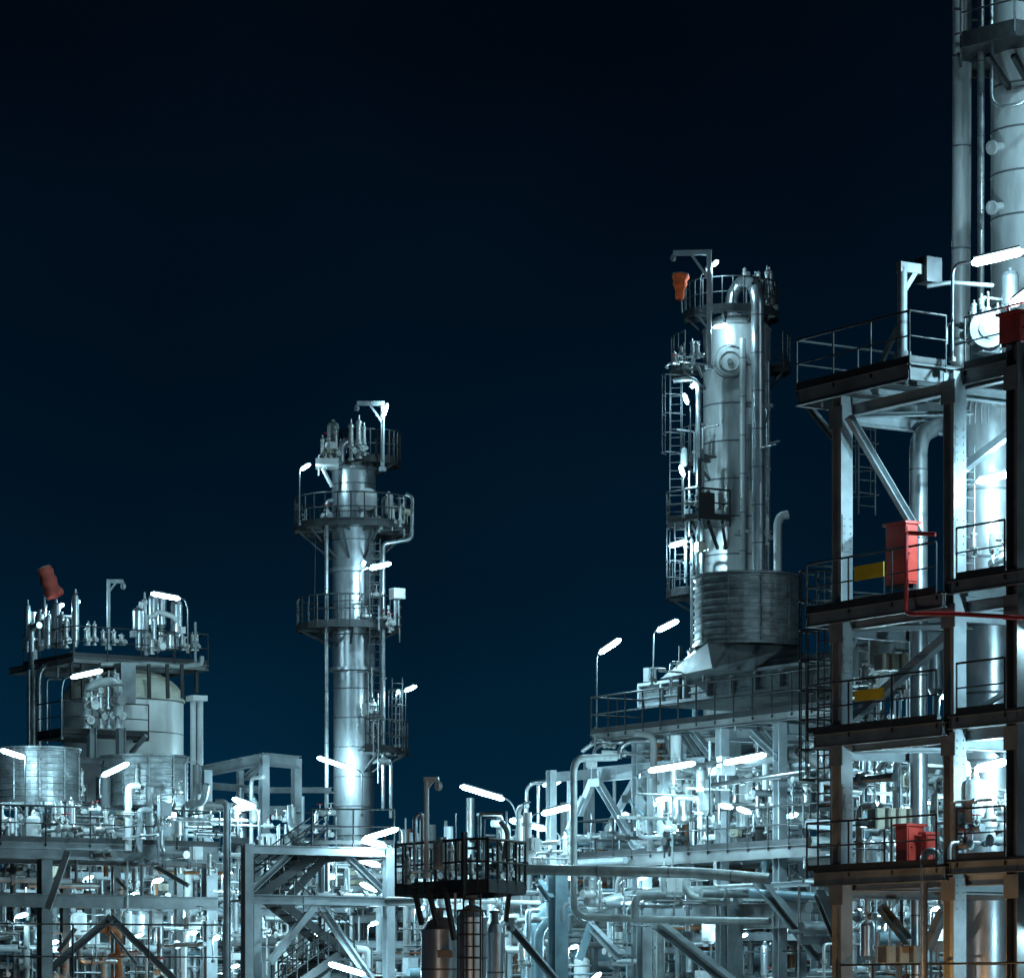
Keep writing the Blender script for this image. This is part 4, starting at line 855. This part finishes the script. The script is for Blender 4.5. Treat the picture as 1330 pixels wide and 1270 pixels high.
def smallv(px,D,r,ytop,label):
    q=Thing('process_vessel',label,'vessel',Vec(((px-CX)/FP*D,D,0))); c=q.loc; zt=ZZ(ytop,D)
    q.part('shell',MB().lathe(c,[(r,0),(r,zt-1.3),(r+.012,zt-1.3),(r+.012,zt-1.25),(r,zt-1.25),(r,zt-.3),(r+.03,zt-.3),(r+.03,zt-.22),(r*.95,zt-.22),(r*.7,zt),(r*.3,zt+.1),(0,zt+.12)],28,bands=(2,)),[CLAD,SEAM])
    q.part('nozzle',MB().cyl(c+Z*(zt+.05),c+Z*(zt+.35),.09,n=10).cyl(c+Z*(zt+.3),c+Z*(zt+.36),.17,n=12),STEELD)
    return q
v1_=smallv(572,90,.52,1196,'left clad vessel with name plate under the black basket')
v1_.part('name_plate',MB().box(P(578,1238,89.35),.12,.2,.10,ax=Vec((0,-1,0)).normalized()*.2,ay=Vec((1,0,0))),STEELD)
smallv(643,90,.24,1200,'slim clad vessel with warm highlight right of the caged ladder')
smallv(613,89,.40,1180,'clad vessel behind the caged ladder under the black basket')
davit(P(554,1140,88.6),ZZ(1012,88.6)-ZZ(1140,88.6),.33,Vec((1,-.3,0)),'white crane post with short raised arm on the black basket',r=.065,m=WHITE)
pipe([P(539,1140,89.5),P(539,1062,89.5),P(545,1056,89.5),P(549,1062,89.5),P(549,1140,89.5)],.06,'inverted U pipe left of the white crane post',m=PIPE,n=8,fil=.1)
pipe([P(623,1120,89),P(623,1060,89),P(626,1056,89),P(653,1056,89)],.045,'outer thin bent pipe in the middle of the basket',m=PIPE,n=8)
pipe([P(629,1120,89.3),P(629,1062,89.3),P(645,1062,89.3)],.03,'inner thin bent pipe in the middle of the basket',m=PIPE,n=6)
pipe([P(592,1110,89.5),P(592,1056,89.5)],.015,'thin aerial rod on the basket',m=PIPE,n=5)
pipe([P(655,1115,89.5),P(660,1080,89.5),P(650,1066,89.5)],.07,'curved fitting pipe under the long basket lamp',m=STEELD,n=8)
lb=['leftmost','second','third','fourth','fifth','rightmost']
for i,x in enumerate((530,566,585,612,648,662)): relief(P(x,1148,89.4),.11,.8+.2*(i%3),f'{lb[i]} upright valve inside the black basket railing','valves inside the black basket')
# ================================================================== dense pipework, zone by zone
CAND=[]
SM=[PIPE,PIPEP,STEELB,WHITE,CLAD,CLADW,STEEL,FIT,RUST,TEALP,STEELD,RAIL]; STUFF=MB()
def zone(x0,x1,y0,y1,D0,D1,n,where,seed,sl=0.0,fit=.45,ver=.5,rmin=.03,rmax=.13,mats=None,grow=1.0):
    r=random.Random(seed); mats=mats or [PIPE,PIPE,PIPEP,STEELB,WHITE,CLAD,CLADW,STEEL,STEELD,STEELD,RAIL]
    for k in range(n):
        f=r.random(); D=D0+(D1-D0)*r.random()**1.2; x=r.uniform(x0,x1); y=r.uniform(y0,y1)+sl*(x-x0)
        c=P(x,y,D); u=r.random(); m=r.choice(mats); rad=rmin+(rmax-rmin)*r.random()**2
        sz='thick' if rad>.5*(rmin+rmax) else 'thin'
        if u<fit:
            w_=r.random()
            if w_<.35:
                s=r.uniform(.12,.26); t=Thing('gate_valve',f'small gate valve {where}','valve',c,f'gate valves {where}'); b,h=valve_mb(c,r.choice((W,V)),s); t.part('body',b,r.choice((FIT,FIT,WHITE,STEEL))); t.part('handwheel',h,r.choice((STEELD,STEELD,REDP,FIT)))
            elif w_<.6: relief(c-Z*.3,r.uniform(.08,.16),r.uniform(.5,1.1),f'small upright relief valve {where}',f'relief valves {where}',out=r.choice((W,V)))
            elif w_<.8: pot(c-Z*.3,r.uniform(.1,.26),r.uniform(.5,1.3),f'small clad pot {where}',f'clad pots {where}',m=r.choice((CLAD,WHITE,PIPEP)))
            else:
                a_,b_,c_=r.uniform(.08,.2),r.uniform(.08,.25),r.uniform(.1,.28); solo('instrument_box',f'small pale instrument box {where}','box',MB().box(c,a_,b_,c_).box(c+W*(a_+.01),.01,b_*.7,c_*.7).cyl(c-Z*c_,c-Z*(c_+.4),.02,n=5),r.choice((WHITE,CREAM,STEELB,STEELB)),f'instrument boxes {where}')
        elif u<fit+(1-fit)*ver:
            L=r.uniform(.6,2.6)*grow
            if r.random()<.5: pts=[c-Z*L/2,c+Z*L/2]; sh='upright'
            else:
                d=r.choice((W,V,-V)); pts=[c-Z*L/2,c+Z*L/2,c+Z*L/2+d*r.uniform(.3,1.0)]; sh='upright bent'
            CAND.append((rad*L/D**2,pts,rad,f'{sz} {sh} pipe {where}',f'upright pipes {where}',m,r.choice((0,.8,1.4))))
        else:
            d=r.choice((V,V,W)); L=r.uniform(.8,3.2)*grow
            if r.random()<.55: pts=[c-d*L/2,c+d*L/2]; sh='level'
            else: pts=[c-d*L/2+Z*r.choice((-1,1))*r.uniform(.3,.9),c-d*L/2,c+d*L/2]; sh='level bent'
            CAND.append((rad*L/D**2,pts,rad,f'{sz} {sh} pipe {where}',f'level pipes {where}',m,r.choice((0,.9,1.6))))
def backrack(x0,x1,D0,D1,levels,ncol,label,m=STEEL):
    """a plain steel rack in the background: columns, beams"""
    a,b=P(x0,1295,D0),P(x1,1295,D1); a.z=b.z=0; d=(b-a); nrm=Vec((-d.y,d.x,0)).normalized()*3
    t=Thing('steel_rack',label,'rack',a); top=levels[-1]
    for k in range(ncol):
        for s in (0,1): p=a+d*(k/(ncol-1))+nrm*s; t.part('column',MB().beam(p,p+Z*top,.22,.22,.02,'I',up=d.normalized()),m)
    for z in levels:
        for s in (0,1): t.part('beam',MB().beam(a+nrm*s+Z*z,b+nrm*s+Z*z,.18,.26,.02),m)
        for k in range(ncol): p=a+d*(k/(ncol-1)); t.part('beam',MB().beam(p+Z*z,p+nrm+Z*z,.16,.22,.02),m)
backrack(-30,320,119,122,(2.2,4.2,6.0),8,'background steel rack under the long left deck')
backrack(300,620,120,114,(2.4,4.4,5.6),7,'background steel rack behind the stair frame')
backrack(600,1080,113,104,(2.2,3.6,5.0),9,'background steel rack behind the lower pipe rack frame')
backrack(1085,1240,92,88,(2.3,4.2,6.2,8.4),5,'background steel rack inside the steel tower')
def walls(x0,x1,y0,y1,D,label,m=STEELB):
    p=P(x0,1295,D); q_=P(x1,1295,D); t=Thing('pipe_bank',label,'pipes',p)
    return t
zone(0,285,1050,1086,108.5,114,62,'behind the railing of the long left deck',11,fit=.62,ver=.55)
zone(0,262,1015,1046,112,117,14,'in front of the left corrugated drums',12,fit=.6)
zone(0,310,1105,1160,109,117,34,'just under the long left deck',13,fit=.25,ver=.45)
zone(0,310,1180,1285,110,120,66,'at the bottom left between the deck posts',14,fit=.42,ver=.6)
zone(80,200,1225,1290,110,116,14,'at the bottom left in warm light',15,fit=.3,mats=[RUST,PIPE,PIPEP,STEELD])
zone(290,430,1055,1092,113,119,24,'on the deck left of the middle column',16,fit=.6)
zone(330,500,1112,1285,105,116,46,'inside the stair frame',17,fit=.35,ver=.6)
zone(510,760,1150,1285,103,113,56,'at the bottom centre around the blue duct',18,fit=.35,ver=.5)
zone(640,760,1085,1125,99,108,26,'right of the black basket railing',19,fit=.55)
zone(838,1075,1058,1100,101,106,62,'behind the lower railing of the pipe rack',20,sl=-.10,fit=.62,ver=.55)
zone(840,1080,990,1050,99,106,36,'below the air cooler of the pipe rack',21,sl=-.05,fit=.35,ver=.5)
zone(765,900,962,990,104,107,9,'on top of the bright rack beam',22,sl=-.04,fit=.3,ver=.2)
zone(760,1075,1138,1182,99,106,34,'lying on the lower rack beams',23,fit=.3,ver=.25)
zone(770,1075,1200,1285,103,112,48,'at the bottom behind the rack posts',24,fit=.45,ver=.5)
zone(1108,1230,950,1110,82,90,64,'inside the steel tower under the third deck',25,fit=.45,ver=.6,rmax=.11)
zone(1100,1230,1150,1285,81,90,46,'inside the steel tower under the lowest railed deck',26,fit=.35,ver=.55,rmax=.11)
zone(1108,1225,845,918,80,88,20,'on the third deck of the steel tower',27,fit=.5,rmax=.08)
zone(1250,1330,1035,1110,74.2,76.5,18,'behind the right railing of the tower',28,fit=.6,rmax=.07)
zone(1255,1330,700,760,75,77,8,'on the second tower deck by the clad column',29,fit=.7,rmax=.06)
zone(840,1075,862,886,104,106.5,14,'on top of the air cooler box',30,sl=-.10,fit=.5,ver=.1,rmax=.06)
zone(38,100,812,842,126,127.2,10,'among the pots left on the vessel deck',31,fit=.4,ver=1,grow=.6)
zone(170,258,815,842,126.4,128,10,'among the pots right on the vessel deck',32,fit=.6,ver=1,grow=.6)
zone(520,680,1105,1146,88,91,10,'low inside the black basket',33,fit=.5,rmax=.06)

zone(412,476,572,602,131.4,133.5,14,'on top of the middle column',41,fit=.75,rmax=.07,grow=.5)
zone(484,530,655,682,131.2,133,9,'at the right of the middle column ring platform',42,fit=.7,rmax=.06,grow=.5)
zone(392,425,665,683,131.2,133,4,'at the left of the middle column ring platform',43,fit=.7,ver=1,rmax=.05,grow=.5)
zone(484,520,780,812,131,132.5,9,'beside the lower ring platform of the middle column',44,fit=.5,ver=1,rmax=.06,grow=.6)
zone(478,500,880,1000,131,132,12,'along the lower right side of the middle column',45,fit=.4,rmax=.06,ver=1)
zone(892,912,392,408,123,124.5,0,'at the left of the right column top',46,fit=.7,rmax=.06,grow=.5)
zone(960,1008,380,408,124,125.5,9,'at the right of the right column top',47,fit=.7,rmax=.06,grow=.5)
zone(872,910,455,478,122.3,124,9,'on the upper left platform of the right column',48,fit=.6,ver=1,rmax=.06,grow=.6)
zone(888,914,560,760,122.2,123.4,22,'along the left side of the right column',49,fit=.4,rmax=.07,ver=1)
zone(960,1003,560,740,122.8,123.6,7,'on the right face of the right column',50,fit=.2,rmax=.06,ver=1)
zone(842,856,860,880,108,110,2,'beside the plenum at the left end of the air cooler',51,fit=.6,rmax=.06,grow=.6)
zone(1255,1312,400,455,76.6,78.5,12,'around the round drum on the top tower deck',52,fit=.6,rmax=.05,grow=.5)
CAND.sort(key=lambda c:-c[0])
for k,(sc_,pts,rad,l,g_,m,fl) in enumerate(CAND):
    if k<205: pipe(pts,rad,l,g_,m,flange=fl,n=8)
    else:
        STUFF.tube(pts,rad,7,mi=SM.index(m))
        if fl: d=(Vec(pts[1])-Vec(pts[0])).normalized(); c=(Vec(pts[0])+Vec(pts[1]))/2; STUFF.cyl(c-d*.04,c+d*.04,rad*1.7+.02,n=8,mi=SM.index(m))
# far mass of pipework closing the view between the racks
r=random.Random(99)
def mass(x0,x1,y0,y1,D0,D1,n,seed):
    r=random.Random(seed)
    for k in range(n):
        D=r.uniform(D0,D1); c=P(r.uniform(x0,x1),r.uniform(y0,y1),D); u=r.random(); mi=r.choice((0,1,1,2,3,4,5,6,6,9,10,10,10,8)); rad=.03+.16*r.random()**2.5
        if u<.34: L=r.uniform(.8,4); STUFF.tube([c-Z*L/2,c+Z*L/2],rad,7,mi=mi)
        elif u<.68:
            d=r.choice((V,V,W)); L=r.uniform(1,5); STUFF.tube([c-d*L/2,c+d*L/2],rad,7,mi=mi)
        elif u<.76: d=r.choice((V,W,-V)); STUFF.tube([c-Z*1.2,c,c+d*r.uniform(.4,1.6),c+d*1.6+Z*.6],rad*.7,7,mi=mi)
        elif u<.84: STUFF.beam(c-V*1.5,c+V*1.5,.16,.24,.02,mi=r.choice((2,6)))
        elif u<.90: STUFF.lathe(c-Z*.5,[(0,0),(rad*2,.05),(rad*2.4,.2),(rad*2.4,.9),(rad*1.6,1.1),(0,1.15)],10)
        else:
            q=r.uniform(.1,.22); b,w_=valve_mb(c,r.choice((V,W)),q); n0=len(STUFF.v)
            STUFF.v+=b.v; STUFF.f+=[[i+n0 for i in f] for f in b.f]; STUFF.sm+=b.sm; STUFF.mi+=[7]*len(b.f)
mass(-10,320,1112,1290,118,132,420,1)
mass(300,560,1105,1290,113,126,300,2)
mass(520,770,1112,1290,108,124,300,3)
mass(740,1090,1110,1290,106,122,420,4)
mass(1095,1240,960,1290,86,100,330,5)
mass(850,1085,985,1085,104,116,150,6)
mass(760,850,1085,1108,106,110,26,9)
mass(0,290,1040,1085,112,122,120,7)
mass(1245,1335,940,1290,82,92,90,8)
solo('distant_pipework','dense tangle of small pipes and valves filling the gaps low between the steel racks','pipework',STUFF,SM,kind='stuff')
for i,(x,y,D) in enumerate([(35,1150,115),(110,1140,115),(175,1215,114),(290,1135,114),(300,1255,112),(360,1180,109),(425,1140,109),(480,1200,108),(540,1180,106),(590,1150,107),(655,1160,104),(735,1140,103),(740,1230,104),(830,1140,103),(900,1175,103),(960,1215,103),(1045,1180,102),(1060,1120,101),(1120,1150,85),(1210,1180,84),(1165,1090,84),(1130,1045,85),(1160,960,85),(870,1080,104),(1000,1020,103)]):
    lamp(x,y,x+11,y-3,D,[(x-3,y+26),(x-2,y+2)],'tiny added lamp glowing deep in the pipework low between the racks',r=.06,pw=1.1)  # lamps added to light the far mass of pipework
